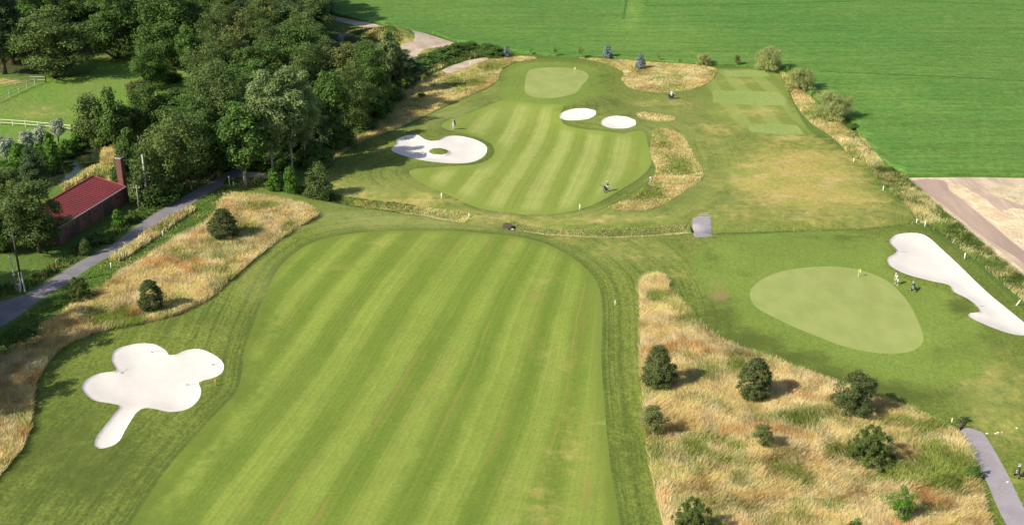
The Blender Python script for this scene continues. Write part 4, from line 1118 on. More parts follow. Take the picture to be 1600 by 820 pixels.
# trees round the pond and the house
g = 'silvery pollard willows by the paddock fence'
T('pollard_willow', 'silver', 13, 262, 215, 34, 'leftmost silvery pollard willow', group=g)
T('pollard_willow', 'silver', 48, 252, 204, 30, 'second silvery pollard willow from the left, behind green leaves', group=g)
T('pollard_willow', 'silver', 66, 240, 197, 30, 'silvery pollard willow with a visible bare trunk', group=g)
T('pollard_willow', 'silver', 92, 226, 185, 30, 'rightmost and highest silvery pollard willow', group=g)
g = 'fresh green bushes by the pond'
for px, yb, yt, w, lab in [(30, 275, 216, 34, 'bright green bush between the two left pollard willows'), (38, 262, 222, 26, 'bright green bush in front of the second pollard willow'), (82, 262, 200, 30, 'bright green bush below the highest pollard willow'), (62, 258, 218, 24, 'bright green bush at the foot of the bare-trunked willow'), (8, 285, 248, 36, 'bright green bush at the left edge of the photo'), (105, 240, 212, 26, 'dark green bush left of the pond'), (122, 228, 205, 30, 'dark green bush at the far bank of the pond')]:
    T('shrub', 'green_bush', px, yb, yt, w, lab, 'bush', g)
T('tree', 'dark', 62, 322, 228, 52, 'brown-green pointed tree between the pond and the house', group='trees around the house')
T('tree', 'maple', 22, 350, 262, 60, 'olive tree left of the house', group='trees around the house')
T('tree', 'ash', -6, 352, 268, 62, 'olive tree cut by the left edge of the photo', group='trees around the house')
T('tree', 'maple', 62, 396, 285, 96, 'large sunlit olive tree in front of the red roof', group='trees around the house')
T('tree', 'oak2', 6, 395, 320, 60, 'dark tree below the left edge tree, in the shade', group='trees around the house')
T('shrub', 'green_bush', 186, 356, 327, 20, 'green bush beside the road in front of the house', 'bush')
T('shrub', 'thicket', 134, 399, 376, 20, 'scraggy olive bush near the kerb in front of the house', 'bush')
T('shrub', 'hedge', 206, 348, 330, 20, 'pale bush at the foot of the shorter wooden pole', 'bush')
T('shrub', 'hedge', 160, 378, 362, 34, 'low dark hedge along the front of the house', 'bush')
T('shrub', 'green_bush', 5, 392, 372, 26, 'bright green bush at the far left in the shade', 'bush')
T('shrub', 'hedge', 358, 287, 278, 14, 'small clump at the road corner by the white posts', 'bush')
# trees standing left of the view; their shadows fall across the road and the left rough
g = 'trees west of the road'
for px, yb, h, w in [(150, 528, 13, 8), (92, 606, 12, 6), (72, 560, 13, 8), (40, 590, 13, 8), (15, 640, 12, 7), (130, 496, 15, 8), (75, 500, 15, 8), (40, 470, 17, 8), (95, 446, 18, 8), (10, 520, 16, 8), (-30, 600, 12, 8), (60, 430, 18, 8), (20, 440, 16, 8), (110, 470, 18, 7), (5, 485, 14, 8)]:
    x, y = G(px, yb); L_ = (h-1.5)/math.tan(SUN_ELEV)
    x -= L_*math.cos(SHADOW_DIR); y -= L_*math.sin(SHADOW_DIR)
    qx, qy = to_px(x, y, h/2)
    if float(qx) > -w/2/float(depth_of(x, y))*F_PX-12: x -= (float(qx)+w/2/float(depth_of(x, y))*F_PX+12)*float(depth_of(x, y))/F_PX
    tree('tree', 'oak', x, y, h, w, 'broad roadside tree beyond the left edge of the photo', 'tree', g)


# ------------------------------------------------------------------ house
M['brick'] = None
def mat_brick():
    t = NT('brown_brick', .85, .2)
    br = t.n('ShaderNodeTexBrick'); br.inputs['Scale'].default_value = 4.0
    br.inputs['Color1'].default_value = (.26, .12, .10, 1); br.inputs['Color2'].default_value = (.20, .095, .085, 1); br.inputs['Mortar'].default_value = (.24, .17, .15, 1)
    br.inputs['Mortar Size'].default_value = .012
    mp = t.n('ShaderNodeMapping'); mp.inputs['Rotation'].default_value = (rad(90), 0, 0)
    t.link(t.n('ShaderNodeTexCoord').outputs['Object'], mp.inputs[0]); t.link(mp.outputs[0], br.inputs[0])
    c = t.mix(t.math('MULTIPLY', t.ramp(t.noise(.8, 4, t.pos(obj=True)), .4, .7), .5), br.outputs[0], (.13, .075, .07))
    t.color(c); t.bump(br.outputs['Fac'], .01); return t.m
M['brick'] = mat_brick()
def mat_roof():
    t = NT('red_sheet_metal', .65, .2)
    c = t.mix(t.ramp(t.noise(.35, 5), .35, .65), (.180, .030, .038), (.135, .028, .033))
    c = t.mix(t.math('MULTIPLY', t.ramp(t.noise(1.6, 5, rough=.7), .55, .75), .45), c, (.13, .05, .045))
    t.color(c); return t.m
M['roof'] = mat_roof()
M['ridge'] = simple('dark_red_ridge', (.42, .08, .08), .5, .4)
M['gutter'] = simple('grey_gutter', (.38, .36, .37), .5, .4)
M['concrete'] = simple('concrete', (.45, .43, .40), .9, .1, .15, 2)
M['winframe'] = simple('dull_window_frame', (.20, .14, .13), .7, .2)
M['darkdoor'] = simple('dark_door_paint', (.09, .06, .06), .5, .4)
def house():
    WH = 2.9
    e1 = G3(196, 293, WH); e2 = G3(103, 350, WH)
    ax = (e2-e1).normalized(); L = (e2-e1).length+2.0
    perp = Vector((-ax.y, ax.x, 0))
    if perp.y < 0: perp = -perp            # away from the road
    best = None
    for zr in np.arange(3.2, 7.5, .1):      # ridge height so that the ridge end lines up with the survey
        r = G3(145.5, 277, zr); d = abs((r-e1).dot(ax))
        if best is None or d < best[0]: best = (d, zr, (r-e1).dot(perp))
    zr, half = best[1], best[2]
    half = max(5.0, min(9.0, half))
    rz = math.atan2(ax.y, ax.x)
    base = Vector((e1.x, e1.y, gz(e1.x, e1.y)-.1))
    h = empty('house', base, rz)
    tag(h, 'long brick outbuilding with a single-slope red ribbed metal roof beside the road', 'house')
    s = 1 if perp.dot(Vector((-math.sin(rz), math.cos(rz), 0))) > 0 else -1
    rise = zr-WH
    inset = .25
    # walls: one shell with gables
    y0, y1 = s*inset, s*(half-inset); ym = s*half
    x0, x1 = inset, L-inset
    zt = WH-.12; zg = WH+rise-.22
    for x in (x0, x1):
        mb = MB()
        xi = x+(.3 if x == x0 else -.3)
        mb.add([(x, y0, 0), (x, y1, 0), (x, y1, zg), (x, y0, zt), (xi, y0, 0), (xi, y1, 0), (xi, y1, zg), (xi, y0, zt)],
               [(0, 1, 2, 3), (7, 6, 5, 4), (0, 4, 5, 1), (1, 5, 6, 2), (2, 6, 7, 3), (3, 7, 4, 0)])
        mb.build('gable_wall', M['brick'], h)
    # long walls divided by openings
    for yy, nm in ((y0, 'front_wall'), (y1, 'rear_wall')):
        hh = zt if yy == y0 else zg; m2 = MB(); m2.box(((x0+x1)/2, yy+(s*.15 if yy == y0 else -s*.15), hh/2), (L-2*inset-.6, .3, hh)); m2.build(nm, M['brick'], h)
    # brick piers along the front, garage doors and small windows between them
    npier = int((L-1)/3.05)+1
    for i in range(npier):
        x = .6+i*3.05
        MB().box((x, y0-s*.05, zt/2-.05), (.35, .12, zt-.15)).build('pier', M['brick'], h)
    for i in range(npier-1):
        x = .6+i*3.05+1.52
        if i in (1, 4):
            MB().box((x, y0-s*.02, 1.1), (2.0, .06, 2.2)).build('door', M['darkdoor'], h)
        else:
            w = MB().box((x, y0-s*.02, 1.75), (1.3, .06, .6)).build('window', M['winframe'], h)
            MB().box((x, y0-s*.055, 1.75), (1.14, .02, .46)).build('pane', M['darkdoor'], w)
    # roof sheets, each with its raised rib
    n = int(L/.62); sw = L/n
    sl = math.hypot(half, rise)
    for side in (0,):
        for i in range(n):
            xa = i*sw
            ya, yb = (0, ym) if side == 0 else (s*2*half, ym)
            m3 = MB()
            a = Vector((0, ya, WH)); b = Vector((0, yb, WH+rise))
            prof = [(0, 0), (sw*.72, 0), (sw*.79, .09), (sw*.93, .09), (sw, 0)]
            nd = (b-a).normalized().cross(Vector((1, 0, 0))); nd = nd if nd.z > 0 else -nd
            vs = [];
            for q in (a, b):
                for (dx, dz) in prof: vs.append(Vector((dx, q.y, q.z))+nd*dz)
                for (dx, dz) in prof: vs.append(Vector((dx, q.y, q.z))+nd*(dz-.03))
            k = 5; fs = []
            for j in range(4): fs += [(j, j+1, 10+j+1, 10+j), (5+j+1, 5+j, 15+j, 15+j+1), (j, 5+j, 5+j+1, j+1), (10+j, 10+j+1, 15+j+1, 15+j)]
            m3.add(vs, fs)
            if i == 0: me = m3.mesh('roof_sheet'); me.materials.append(M['roof'])
            o = bpy.data.objects.new('roof_sheet', me); COL.objects.link(o); o.parent = h; o.location = (xa, 0, 0)
    MB().tube([(-.05, ym, WH+rise+.07), (L+.05, ym, WH+rise+.07)], .13, 8).build('ridge_cap', M['ridge'], h)
    for yy in (-s*.08,):
        MB().box((L/2, yy, WH-.06), (L+.1, .14, .12)).build('gutter', M['gutter'], h)
    for x in (-.03, L+.03):
        for (ya, yb) in ((0, ym),):
            MB().tube([(x, ya, WH+.03), (x, yb, WH+rise+.03)], .08, 5).build('barge_board', M['ridge'], h)
    # chimney at the gable end
    cx, cy = G(178, 291, 3.6)
    d = Vector((cx, cy, 0))-Vector((e1.x, e1.y, 0)); lx = d.dot(Vector((math.cos(rz), math.sin(rz), 0))); ly = d.dot(Vector((-math.sin(rz), math.cos(rz), 0)))
    lx = -.75; cw = .95
    top = height_at(cy, 256)
    ch = MB().box((lx, ly, top/2), (cw, cw, top)).build('chimney', M['brick'], h)
    MB().box((lx, ly, top+.06), (1.08, 1.08, .14)).build('chimney_cap', M['concrete'], ch)
    MB().box((lx, ly, top+.2), (.7, .7, .16)).build('flue', M['darkdoor'], ch)
house()

# ------------------------------------------------------------------ poles, fences, posts
M['polewood'] = simple('weathered_pole', (.30, .27, .23), .9, .1)
M['polepale'] = simple('pale_concrete_pole', (.55, .53, .48), .9, .1)
M['poledark'] = simple('dark_pole', (.10, .085, .07), .9, .1)
M['white'] = simple('white_paint', (.82, .81, .76), .6, .3, .05)
M['cream'] = simple('cream_paint', (.80, .76, .55), .6, .3, .05)
M['orange'] = simple('orange_paint', (.80, .34, .05), .6, .3, .05)
M['grey'] = simple('grey_metal', (.5, .5, .5), .4, .5)
M['black'] = simple('black_plastic', (.03, .032, .04), .5, .4)
M['steel'] = simple('steel_shaft', (.65, .65, .66), .3, .6, .05)
def zpx(px, yb): x, y = G(px, yb); return x, y, gz(x, y)
def pole(px, yb, yt, r, mat, label, arm=False):
    x, y, z = zpx(px, yb); H = height_at(y, yt)-z
    e = empty('utility_pole', (x, y, z)); tag(e, label, 'pole')
    MB().tube([(0, 0, -.3), (0, 0, H*.5), (0, 0, H)], [r*1.2, r, r*.8], 10).build('shaft', M[mat], e, True)
    MB().tube([(0, 0, H), (0, 0, H+.06)], [r*.95, r*.6], 10).build('cap', M['grey'], e)
    if arm:
        MB().box((0, 0, H-.35), (1.1, .1, .1)).build('cross_arm', M['polewood'], e)
        for sx in (-.45, .45): MB().tube([(sx, 0, H-.3), (sx, 0, H-.12)], [.04, .06], 8).build('insulator', M['white'], e)
    return e
p = pole(232, 325, 242, .15, 'polepale', 'tall pole with a pale upper half between the house and the road')
MB().tube([(0, 0, 0), (0, 0, 3.2)], [.2, .17], 10).build('dark_sleeve', M['poledark'], p)
pole(218, 331, 290, .12, 'polewood', 'shorter wooden pole right of the house gable', True)
pole(335, 212, 184, .11, 'polepale', 'pale pole among the trees over the road bend')
# pole standing on a white forked footing
x, y, z = zpx(36, 456)
e = empty('utility_pole', (x, y, z)); tag(e, 'dark pole on a white forked footing at the roadside', 'pole')
H = height_at(y, 356)
MB().tube([(0, 0, 2.2), (-.1, 0, H)], [.15, .10], 10).build('shaft', M['poledark'], e, True)
for s in (-1, 1): MB().tube([(s*.28, 0, -.2), (s*.12, 0, 2.9)], [.11, .10], 8).build('footing', M['white'], e)
MB().box((0, 0, 2.6), (.34, .1, .12)).build('clamp', M['grey'], e)
x, y, z = zpx(26, 456)
e = empty('street_lamp', (x, y, z)); tag(e, 'grey street lamp next to the forked pole', 'lamp')
H = height_at(y, 403)
MB().tube([(0, 0, -.2), (0, 0, H*.5)], [.13, .12], 10).build('post', M['polewood'], e)
MB().tube([(0, 0, H*.5), (0, 0, H*.52)], [.17, .17], 10).build('collar', M['white'], e)
MB().tube([(0, 0, H*.52), (-.05, 0, H)], [.09, .08], 10).build('mast', M['polepale'], e)
MB().ball((-.05, 0, H+.12), (.28, .28, .2)).build('lamp_head', M['white'], e, True)
MB().tube([(-.05, 0, H+.28), (-.05, 0, H+.6)], [.1, .03], 8).build('finial', M['black'], e)
x, y, z = zpx(30, 455)
e = empty('cabinet', (x, y, z)); tag(e, 'small grey utility cabinet between the lamp and the forked pole', 'cabinet')
MB().box((0, 0, .5), (.5, .3, 1.0)).build('body', M['concrete'], e); MB().box((0, 0, 1.03), (.58, .38, .06)).build('lid', M['grey'], e)

def fence(pts, mat, label, h=1.25, gap=3.0, rails=(.55, 1.15)):
    W = [Vector(G(*p)) for p in pts]
    e = empty('paddock_fence', (W[0].x, W[0].y, 0)); tag(e, label, 'fence')
    o = Vector((W[0].x, W[0].y, 0))
    P = [W[0]]
    for a, b in zip(W, W[1:]):
        n = max(1, round((b-a).length/gap))
        P += [a+(b-a)*i/n for i in range(1, n+1)]
    for a in P:
        z = gz(a.x, a.y); MB().box((a.x-o.x, a.y-o.y, z+h/2-.1), (.13, .13, h+.2)).build('post', M[mat], e)
    for a, b in zip(P, P[1:]):
        for r in rails:
            A = Vector((a.x-o.x, a.y-o.y, gz(a.x, a.y)+r)); B = Vector((b.x-o.x, b.y-o.y, gz(b.x, b.y)+r))
            MB().tube([A, B], .055, 5).build('rail', M[mat], e)
fence([(-60, 190), (0, 194), (40, 197), (80, 201), (118, 206)], 'cream', 'white two-rail paddock fence above the pollard willows')
fence([(-30, 172), (0, 161), (30, 147), (55, 135), (72, 130)], 'polepale', 'pale fence running towards the large olive tree')
fence([(0, 139), (25, 133), (48, 129), (72, 130)], 'polepale', 'short pale fence at the top of the paddock by the sandy corner')

def post(px, yb, yt, label, mat='white', r=.09, lean=(0, 0)):
    x, y, z = zpx(px, yb); H = max(.7, height_at(y, yt))
    e = empty('marker_post', (x, y, z)); tag(e, label, 'post', 'white boundary posts' if mat == 'white' else None)
    MB().tube([(0, 0, -.2), (lean[0], lean[1], H)], [r, r], 8).build('shaft', M[mat], e, True)
    MB().tube([(lean[0], lean[1], H), (lean[0], lean[1], H+.07)], [r, .01], 8).build('tip', M[mat], e)
for px, yb, yt, lab in [(1314, 222, 215, 'white post nearest the large pale willow'), (1334, 251, 245, 'white post on the green strip where the crop field bends'), (1380, 297, 290, 'white post beside the corner of the harvested field'), (1433, 342, 335, 'white post at the right end of the dark ditch line'), (1445, 355, 347, 'white post just above the long right bunker'), (1506, 411, 402, 'white post between the long bunker and the weedy bank'), (690, 310, 301, 'white post below the kidney-shaped bunker'), (906, 329, 321, 'white post at the lower edge of the far fairway'), (255, 371, 363, 'white post in the verge between road and dry rough'), (174, 420, 412, 'white post by the shaded road above the clover bunker'), (365, 292, 285, 'white post at the road corner'), (735, 105, 99, 'white post on the stony bank above the far dry rough'), (682, 133, 126, 'pale post beside the yellow-green sapling'), (733, 338, 335, 'stubby white post at the end of the left ditch')]:
    post(px, yb, yt, lab)
post(1586, 483, 478, 'leaning white post right of the long bunker', lean=(.5, .1))
post(359, 293, 277, 'tall cream pole at the road corner', 'cream', .07)
post(382, 289, 270, 'thin yellowish pole beside the white tree trunk', 'cream', .07)
post(337, 601, 591, 'orange stake beside the clover bunker', 'orange', .06)
post(961, 478, 472, 'tiny white sprinkler marker right of the near fairway', 'white', .05)
post(1487, 660, 650, 'pale stake at the top of the cart path', 'cream', .06)

# flags
def flag(px, yb, yt, label, mat='cream'):
    x, y, z = zpx(px, yb); H = height_at(y, yt)
    e = empty('flagstick', (x, y, z)); tag(e, label, 'flag')
    MB().tube([(0, 0, 0), (0, 0, H)], .035, 8).build('stick', M['cream'], e)
    mb = MB(); vs = []
    for i in range(5):
        f = i/4; vs += [(.03+f*.34, .07*math.sin(f*6), H-.03-.1*f), (.03+f*.34, .07*math.sin(f*6)+.02, H-.60+.12*f)]
    n = len(vs); vs += [(a, b+.015, c) for a, b, c in vs]
    fs = [(2*i, 2*i+1, 2*i+3, 2*i+2) for i in range(4)]; fs += [tuple(n+k for k in f[::-1]) for f in fs]
    mb.add(vs, fs).build('flag', M['flagc'], e)
    MB().tube([(0, 0, .005), (0, 0, .012)], .06, 10).build('cup', M['white'], e)
M['flagc'] = simple('yellow_flag', (.78, .80, .16), .7, .2, .03)
flag(1340, 439, 427, 'yellow flag on the near green')
flag(897, 119, 109, 'pale flag on the far green')

# stones and gravel remains beside the cart path
def stone(px, yb, s, label, group='white stones by the cart path'):
    x, y, z = zpx(px, yb); r = random.Random(int(px*7)); mb = MB()
    mb.ball((0, 0, s*.3), (s*r.uniform(.8, 1.2), s*r.uniform(.5, .8), s*.45), 8, 6)
    mb.v = [(a*r.uniform(.85, 1.15), b*r.uniform(.85, 1.15), c*r.uniform(.85, 1.15)) for a, b, c in mb.v]
    o = mb.build('stone', M['stone'], None, False, (x, y, z)); tag(o, label, 'stone', group)
M['stone'] = simple('white_stone', (.74, .72, .62), .9, .1)
stone(1543, 674, .18, 'white stone closest to the top of the cart path')
stone(1556, 674, .14, 'left stone of the short row right of the cart path')
stone(1560, 673, .18, 'middle stone of the short row right of the cart path')
stone(1566, 673, .12, 'right stone of the short row right of the cart path')
stone(1589, 667, .15, 'white stone farthest right of the cart path')
stone(1575, 750, .15, 'white stone at the right edge of the cart path, below the others')
stone(350, 305, .3, 'pale rubble stone at the road corner', None)

# fallen dark branches at the head of the cart path
x, y, z = zpx(1500, 667)
e = empty('fallen_branch', (x, y, z)); tag(e, 'dark fallen branch lying across the head of the cart path', 'branch')
MB().tube([(-.9, -1.3, .1), (-.3, -.3, .2), (.2, .2, .25), (.8, 1.3, .5)], [.09, .12, .12, .06], 7).build('bough', M['poledark'], e)
for a, b in (((0, 0, .2), (-1.0, .8, .4)), ((.2, .2, .2), (1.6, .25, .15)), ((.4, .6, .3), (.1, 1.6, .6)), ((.6, 1.0, .4), (1.3, 1.6, .6)), ((-.2, -.1, .2), (-1.1, .1, .4))):
    m = [(a[i]+b[i])/2+random.uniform(-.12, .12) for i in range(3)]
    MB().tube([a, m, b], [.06, .045, .02], 5).build('twig', M['poledark'], e)
lv = MB(); rr = random.Random(5)
for i in range(220):
    c = rr.choice([(.9, 1.5, .5), (.3, 1.2, .4), (-1.0, .7, .4), (1.2, 1.4, .5)]); p = Vector(c)+Vector((rr.gauss(0, .2), rr.gauss(0, .2), rr.gauss(0, .12)))
    a = Vector((rr.uniform(-1, 1), rr.uniform(-1, 1), rr.uniform(-1, 1))).normalized()*.09; b = a.cross(Vector((rr.uniform(-1, 1), rr.uniform(-1, 1), 1))).normalized()*.05
    lv.add([p-a, p+b, p+a, p-b], [(0, 1, 2, 3)])
lv.build('leaves', LM['dark'], e)

# pipe mouth where the ditch comes out from under the crossing
x, y, z = zpx(794, 352)
e = empty('culvert', (x, y, z+.0)); tag(e, 'dark culvert pipe mouth with rubble at the end of the ditch', 'culvert')
mb = MB(); n = 14
vs = []
for r0, xx in ((.55, -.8), (.55, .5), (.45, .5), (.45, -.8)):
    for k in range(n): vs.append((xx, r0*math.cos(2*math.pi*k/n), .35+r0*math.sin(2*math.pi*k/n)))
fs = []
for j in range(3):
    for k in range(n): fs.append((j*n+k, j*n+(k+1) % n, (j+1)*n+(k+1) % n, (j+1)*n+k))
mb.add(vs, fs).build('pipe', M['poledark'], e)
for (a, b, c, s_) in ((.2, .9, .3, .35), (.7, -.6, .2, .3), (-.3, 1.0, .5, .3), (1.0, .8, .1, .3)):
    MB().ball((a, b, c), (s_, s_*.8, s_*.7), 7, 5).build('rubble', M['concrete'] if a > 0 else M['poledark'], e)
# edging of the cart bridge over the ditch
x, y, z = zpx(1098, 343)
e = empty('bridge_kerb', (x, y, z+.02)); tag(e, 'pale worn concrete edge at the far end of the cart bridge', 'kerb')
for i, (dx, dy, w) in enumerate(((-.3, .1, 1.1), (.9, .3, 1.0), (.2, .9, 1.6), (.4, 1.7, 1.2))):
    MB().box((dx, dy, .04), (w, .18, .08), Matrix.Rotation(.05*i, 3, 'Z')).build('slab', M['concrete'], e)

# ------------------------------------------------------------------ golfers and their gear
SKIN = simple('skin', (.50, .31, .23), .6, .3, .05)
HAIR = simple('hair', (.10, .07, .05), .8, .2)
def skinned(name, verts, edges, radii, mat, parent, sub=1):
    me = bpy.data.meshes.new(name); me.from_pydata(verts, edges, []); me.update()
    o = bpy.data.objects.new(name, me); COL.objects.link(o)
    md = o.modifiers.new('skin', 'SKIN')
    lay = me.skin_vertices[0] if me.skin_vertices else None
    if lay is None:
        bpy.context.view_layer.objects.active = o
        lay = me.skin_vertices[0]
    for i, r in enumerate(radii):
        lay.data[i].radius = (r, r) if not hasattr(r, '__len__') else r
    lay.data[0].use_root = True
    o.modifiers.new('sub', 'SUBSURF').levels = sub; o.modifiers['sub'].render_levels = sub
    me.materials.append(mat); o.parent = parent
    return o
def person(x, y, face, label, shirt, legs, cap, pose='stand', shorts=False, hold=None):
    """face: heading in radians the person looks to; local +X is forward"""
    z = gz(x, y)
    e = empty('person', (x, y, z), face); tag(e, label, 'person')
    bend = {'stand': 0.0, 'walk': .06, 'putt': .35}[pose]
    st = {'stand': .05, 'walk': .30, 'putt': .0}[pose]
    w = .26 if pose == 'putt' else .12
    hip = Vector((0, 0, .93)); chest = hip+Vector((math.sin(bend)*.38, 0, math.cos(bend)*.38)); neck = chest+Vector((math.sin(bend)*.17, 0, math.cos(bend)*.17)); head = neck+Vector((.03+math.sin(bend)*.12, 0, .14))
    V = [hip, hip+(chest-hip)*.5, chest, neck, neck+(head-neck)*.45, head, head+Vector((.0, 0, .09))]
    Rr = [(.15, .12), (.13, .10), (.17, .12), (.06, .06), (.055, .055), (.095, .085), (.07, .06)]
    Ed = [(0, 1), (1, 2), (2, 3), (3, 4), (4, 5), (5, 6)]
    parts = {}
    for s in (-1, 1):
        f = st*s
        hj = hip+Vector((0, s*.10, -.04)); kn = hip+Vector((f*.6+.04, s*w, -.44)); an = Vector((f*1.0-.02, s*(w+.02), .09)); toe = an+Vector((.17, 0, -.05))
        i = len(V); V += [hj, kn, an, toe]; Rr += [(.095, .095), (.06, .06), (.042, .042), (.035, .045)]
        Ed += [(0, i), (i, i+1), (i+1, i+2), (i+2, i+3)]
        parts['leg', s] = (hj, kn, an, toe)
        sh = chest+Vector((0, s*.19, .09))
        if pose == 'putt': el = sh+Vector((.16, -s*.02, -.26)); ha = Vector((head.x+.22, s*.05, .78))
        elif pose == 'walk': el = sh+Vector((-f*.5-.05, s*.06, -.27)); ha = el+Vector((.16-f*.25, 0, -.22))
        else: el = sh+Vector((-.03, s*.08, -.28)); ha = el+Vector((.14, -s*.02, -.22))
        i = len(V); V += [sh, el, ha]; Rr += [(.065, .065), (.045, .045), (.028, .032)]
        Ed += [(2, i), (i, i+1), (i+1, i+2)]
        d = (ha-el).normalized(); side = Vector((0, -s, 0)); fw = d.cross(side)
        palm = ha+d*.07; V.append(palm); Rr.append((.034, .02)); Ed.append((i+2, i+3)); pi = i+3
        for kf in range(4):
            off = (kf-1.5)*.018; ln = (.06, .075, .07, .055)[kf]
            a = palm+fw*off+d*.03; b = a+d*ln*.55+side*.01; c = b+d*ln*.3+side*.03
            j = len(V); V += [a, b, c]; Rr += [(.009, .009)]*2+[(.008, .008)]; Ed += [(pi, j), (j, j+1), (j+1, j+2)]
        a = ha+fw*-.03+d*.03; b = a+fw*-.02+d*.035+side*.015
        j = len(V); V += [a, b]; Rr += [(.011, .011), (.009, .009)]; Ed += [(i+2, j), (j, j+1)]
        parts['arm', s] = (sh, el, ha)
    skinned('body', V, Ed, Rr, SKIN, e)
    # face
    hc = head+Vector((0, 0, .03))
    MB().ball(tuple(hc+Vector((.105, 0, -.01))), (.02, .014, .024), 6, 5).build('nose', SKIN, e, True)
    for s in (-1, 1):
        MB().ball(tuple(hc+Vector((.088, s*.033, .02))), .012, 6, 5).build('eye', M['black'], e, True)
        MB().ball(tuple(hc+Vector((-.0, s*.09, 0))), (.025, .012, .035), 6, 5).build('ear', SKIN, e, True)
    MB().box(tuple(hc+Vector((.092, 0, -.05))), (.01, .045, .008)).build('mouth', M['lip'], e)
    MB().ball(tuple(hc+Vector((-.02, 0, .03))), (.105, .098, .095), 10, 7).build('hair', HAIR, e, True)
    if cap:
        c = MB().ball(tuple(hc+Vector((-.005, 0, .065))), (.112, .102, .07), 12, 7).build('cap', cap, e, True)
        MB().box(tuple(hc+Vector((.14, 0, .055))), (.11, .15, .012)).build('peak', cap, c)
    # shirt and sleeves
    Vs = [hip+Vector((0, 0, -.03)), hip+(chest-hip)*.5, chest, neck+Vector((0, 0, -.03))]; Rs = [(.175, .145), (.155, .125), (.195, .14), (.075, .07)]; Es = [(0, 1), (1, 2), (2, 3)]
    for s in (-1, 1):
        sh, el, ha = parts['arm', s]; i = len(Vs); Vs += [sh, sh+(el-sh)*.85]; Rs += [(.085, .085), (.065, .065)]; Es += [(2, i), (i, i+1)]
    skinned('shirt', Vs, Es, Rs, shirt, e)
    Vt = [hip]; Rt = [(.17, .14)]; Et = []
    for s in (-1, 1):
        hj, kn, an, toe = parts['leg', s]; i = len(Vt)
        if shorts: Vt += [hj, kn+Vector((0, 0, .05))]; Rt += [(.115, .115), (.095, .095)]; Et += [(0, i), (i, i+1)]
        else: Vt += [hj, kn, an+Vector((0, 0, .03))]; Rt += [(.115, .115), (.08, .08), (.068, .068)]; Et += [(0, i), (i, i+1), (i+1, i+2)]
    skinned('shorts' if shorts else 'trousers', Vt, Et, Rt, legs, e)
    for s in (-1, 1):
        hj, kn, an, toe = parts['leg', s]
        sh_ = MB().ball((an.x+.08, an.y, .055), (.15, .06, .06), 10, 6); sh_.build('shoe', M['white'], e, True)
    return e, parts
M['lip'] = simple('lips', (.40, .17, .15), .6, .2)
WHITE_T = simple('white_shirt', (.82, .82, .82), .8, .2, .04)
GREYW = simple('pale_trousers', (.74, .73, .66), .8, .2, .05)
BEIGE = simple('beige_shorts', (.62, .58, .36), .8, .2, .05)
NAVY = simple('navy_cloth', (.035, .045, .08), .8, .2)
LILAC = simple('grey_lilac_shirt', (.45, .42, .48), .8, .2)
DARKG = simple('dark_shirt', (.05, .055, .05), .8, .2)
SKYB = simple('light_bag_panels', (.60, .64, .70), .7, .3)

def club(x, y, z, rz, tilt, label, L=.9):
    o = empty('golf_club', (x, y, z), rz); tag(o, label, 'golf club')
    MB().tube([(0, 0, .03), (math.sin(tilt)*L, 0, math.cos(tilt)*L)], [.008, .012], 6).build('shaft', M['steel'], o)
    MB().box((-.03, .03, .03), (.04, .11, .04)).build('head', M['black'], o)
    MB().tube([(math.sin(tilt)*L*.75, 0, math.cos(tilt)*L*.75), (math.sin(tilt)*L, 0, math.cos(tilt)*L)], [.014, .016], 6).build('grip', M['black'], o)
def bag_on(parent_loc, rz, tilt, label, mats=(None, None), carried=False):
    b = empty('golf_bag', parent_loc, rz); b.rotation_euler = (0, tilt, rz); tag(b, label, 'golf bag')
    MB().tube([(0, 0, 0), (0, 0, .04), (0, 0, .8), (0, 0, .86)], [.12, .13, .14, .15], 14).build('tube', mats[0], b, True)
    MB().tube([(.13, 0, .1), (.15, 0, .18), (.15, 0, .42), (.12, 0, .5)], [.05, .09, .09, .04], 10).build('pocket', mats[1], b, True)
    MB().tube([(0, .12, .15), (0, .20, .2), (0, .20, .42), (0, .12, .48)], [.03, .05, .05, .03], 8).build('pocket', mats[1], b, True)
    MB().tube([(0, 0, .83), (0, 0, .88)], [.155, .155], 14).build('collar', mats[1], b)
    MB().tube([(-.14, 0, .2), (-.24, 0, .4), (-.22, 0, .6), (-.14, 0, .75)], .018, 6).build('strap', M['black'], b)
    rr = random.Random(4)
    for k in range(9):
        a = rr.uniform(0, 6.28); r = rr.uniform(.03, .11); h = rr.uniform(.98, 1.18)
        x, y = r*math.cos(a), r*math.sin(a)
        c = MB().tube([(x, y, .5), (x*1.3, y*1.3, h)], .008, 5).build('club', M['steel'], b)
        if k < 3: MB().ball((x*1.3, y*1.3, h+.04), (.06, .045, .06), 8, 6).build('headcover', M['black'] if k else mats[1], c, True)
        else: MB().box((x*1.3+.02, y*1.3, h+.02), (.07, .02, .05)).build('club_head', M['steel'], c)
    return b
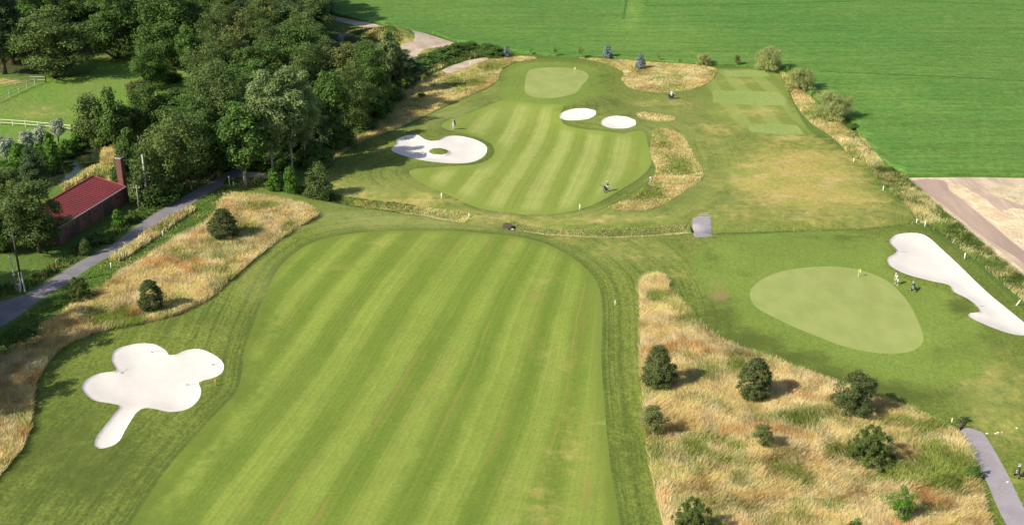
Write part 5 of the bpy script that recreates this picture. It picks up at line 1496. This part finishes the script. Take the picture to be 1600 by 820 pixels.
def trolley(px, yb, rz, label, baglabel, mats):
    x, y, z = zpx(px, yb)
    e = empty('golf_trolley', (x, y, z), rz, (1.15, 1.15, 1.15)); tag(e, label, 'trolley')
    MB().tube([(-.45, 0, .22), (.0, 0, .42), (.55, 0, .98)], .022, 8).build('frame', M['black'], e)
    MB().tube([(.55, 0, .98), (.68, 0, 1.06)], .02, 8).build('handle_stem', M['black'], e)
    MB().tube([(.68, -.14, 1.06), (.68, .14, 1.06)], .024, 8).build('handle', M['black'], e)
    MB().tube([(.0, -.33, .17), (.0, 0, .3), (.0, .33, .17)], .018, 6).build('axle', M['grey'], e)
    for yy, xx, r in ((-.34, 0, .17), (.34, 0, .17), (0, -.55, .12)):
        w = MB().tube([(xx, yy-.025, r), (xx, yy+.025, r)], r, 16).build('wheel', M['black'], e)
        MB().tube([(xx, yy-.03, r), (xx, yy+.03, r)], r*.5, 10).build('hub', M['grey'], w)
    MB().tube([(-.55, 0, .12), (-.45, 0, .22)], .018, 6).build('fork', M['grey'], e)
    tl = rad(40)
    c, s = math.cos(rz), math.sin(rz)
    ox = -.42; bx, by = x+c*ox, y+s*ox
    bag_on((bx, by, z+.34), rz, tl, baglabel, mats)
    return e

# golfer beside the near green, leaning over with legs apart
x, y, z = zpx(1400, 451)
person(x, y, rad(200), 'person in white shirt bending forward beside the near green', WHITE_T, WHITE_T, M['white'], 'putt', True)
club(x-.42, y-.18, gz(x, y), rad(200), -.35, 'golf club held by the golfer at the near green')
trolley(1426, 460, rad(100), 'black golf trolley by the long right bunker', 'navy and white golf bag on the trolley by the near green', (NAVY, SKYB))
# golfer walking by the kidney bunker with a dark bag
x, y, z = zpx(709, 207)
person(x, y, rad(215), 'person walking in pale trousers and grey shirt above the kidney-shaped bunker', LILAC, GREYW, M['white'], 'walk')
bag_on((x+.28, y+.05, z+.75), rad(215), rad(12), 'dark golf bag carried on the back of the walking golfer', (NAVY, NAVY))
club(x-.62, y-.1, z, rad(180), .25, 'dark club swung by the walking golfer')
# golfer in dark shirt on the far fairway
x, y, z = zpx(949, 300)
person(x, y, rad(190), 'person in dark shirt and white cap at the edge of the far fairway', DARKG, GREYW, M['white'], 'walk')
trolley(945, 301, rad(185), 'dark golf trolley in front of the golfer on the far fairway', 'dark golf bag on the far fairway trolley', (NAVY, NAVY))
x, y, z = zpx(1017, 290)
person(x, y, rad(120), 'person in white shirt and beige shorts in the far dry rough', WHITE_T, BEIGE, M['black'], 'stand', True)
# golfer with trolley near the tees
x, y, z = zpx(1049, 156)
person(x, y, rad(30), 'person in pale clothes beside a trolley near the tees', GREYW, GREYW, M['white'], 'walk')
trolley(1052, 157, rad(10), 'dark golf trolley beside the golfer near the tees', 'dark golf bag on the trolley near the tees', (NAVY, NAVY))
trolley(1045, 157, rad(170), 'second dark golf trolley, left of the golfer near the tees', 'dark golf bag on the left trolley near the tees', (DARKG, NAVY))
trolley(1591, 740, rad(70), 'golf trolley standing right of the cart path', 'black and cream golf bag right of the cart path', (M['black'], GREYW))
x, y, z = zpx(1594, 728)
# bunker rakes lying in the sand
for px, py, a, lab in [(245, 549, .3, 'rake lying in the top lobe of the clover bunker'), (195, 577, 1.2, 'rake lying in the left notch of the clover bunker'), (340, 567, .5, 'rake lying in the right lobe of the clover bunker'), (300, 598, 0, 'rake lying at the lower right of the clover bunker'), (1410, 399, -.2, 'rake in the upper part of the long right bunker'), (1532, 485, .3, 'rake on the lower notch of the long right bunker'), (634, 220, 1.8, 'rake at the left end of the kidney-shaped bunker'), (977, 192, 1.8, 'rake in the right oval bunker')]:
    x, y, z = zpx(px, py)
    e = empty('bunker_rake', (x, y, z+.03), a); tag(e, lab, 'rake')
    MB().tube([(-.6, 0, 0), (.6, 0, .05)], .012, 6).build('handle', M['poledark'], e)
    MB().box((-.62, 0, .02), (.04, .4, .04)).build('head', M['black'], e)
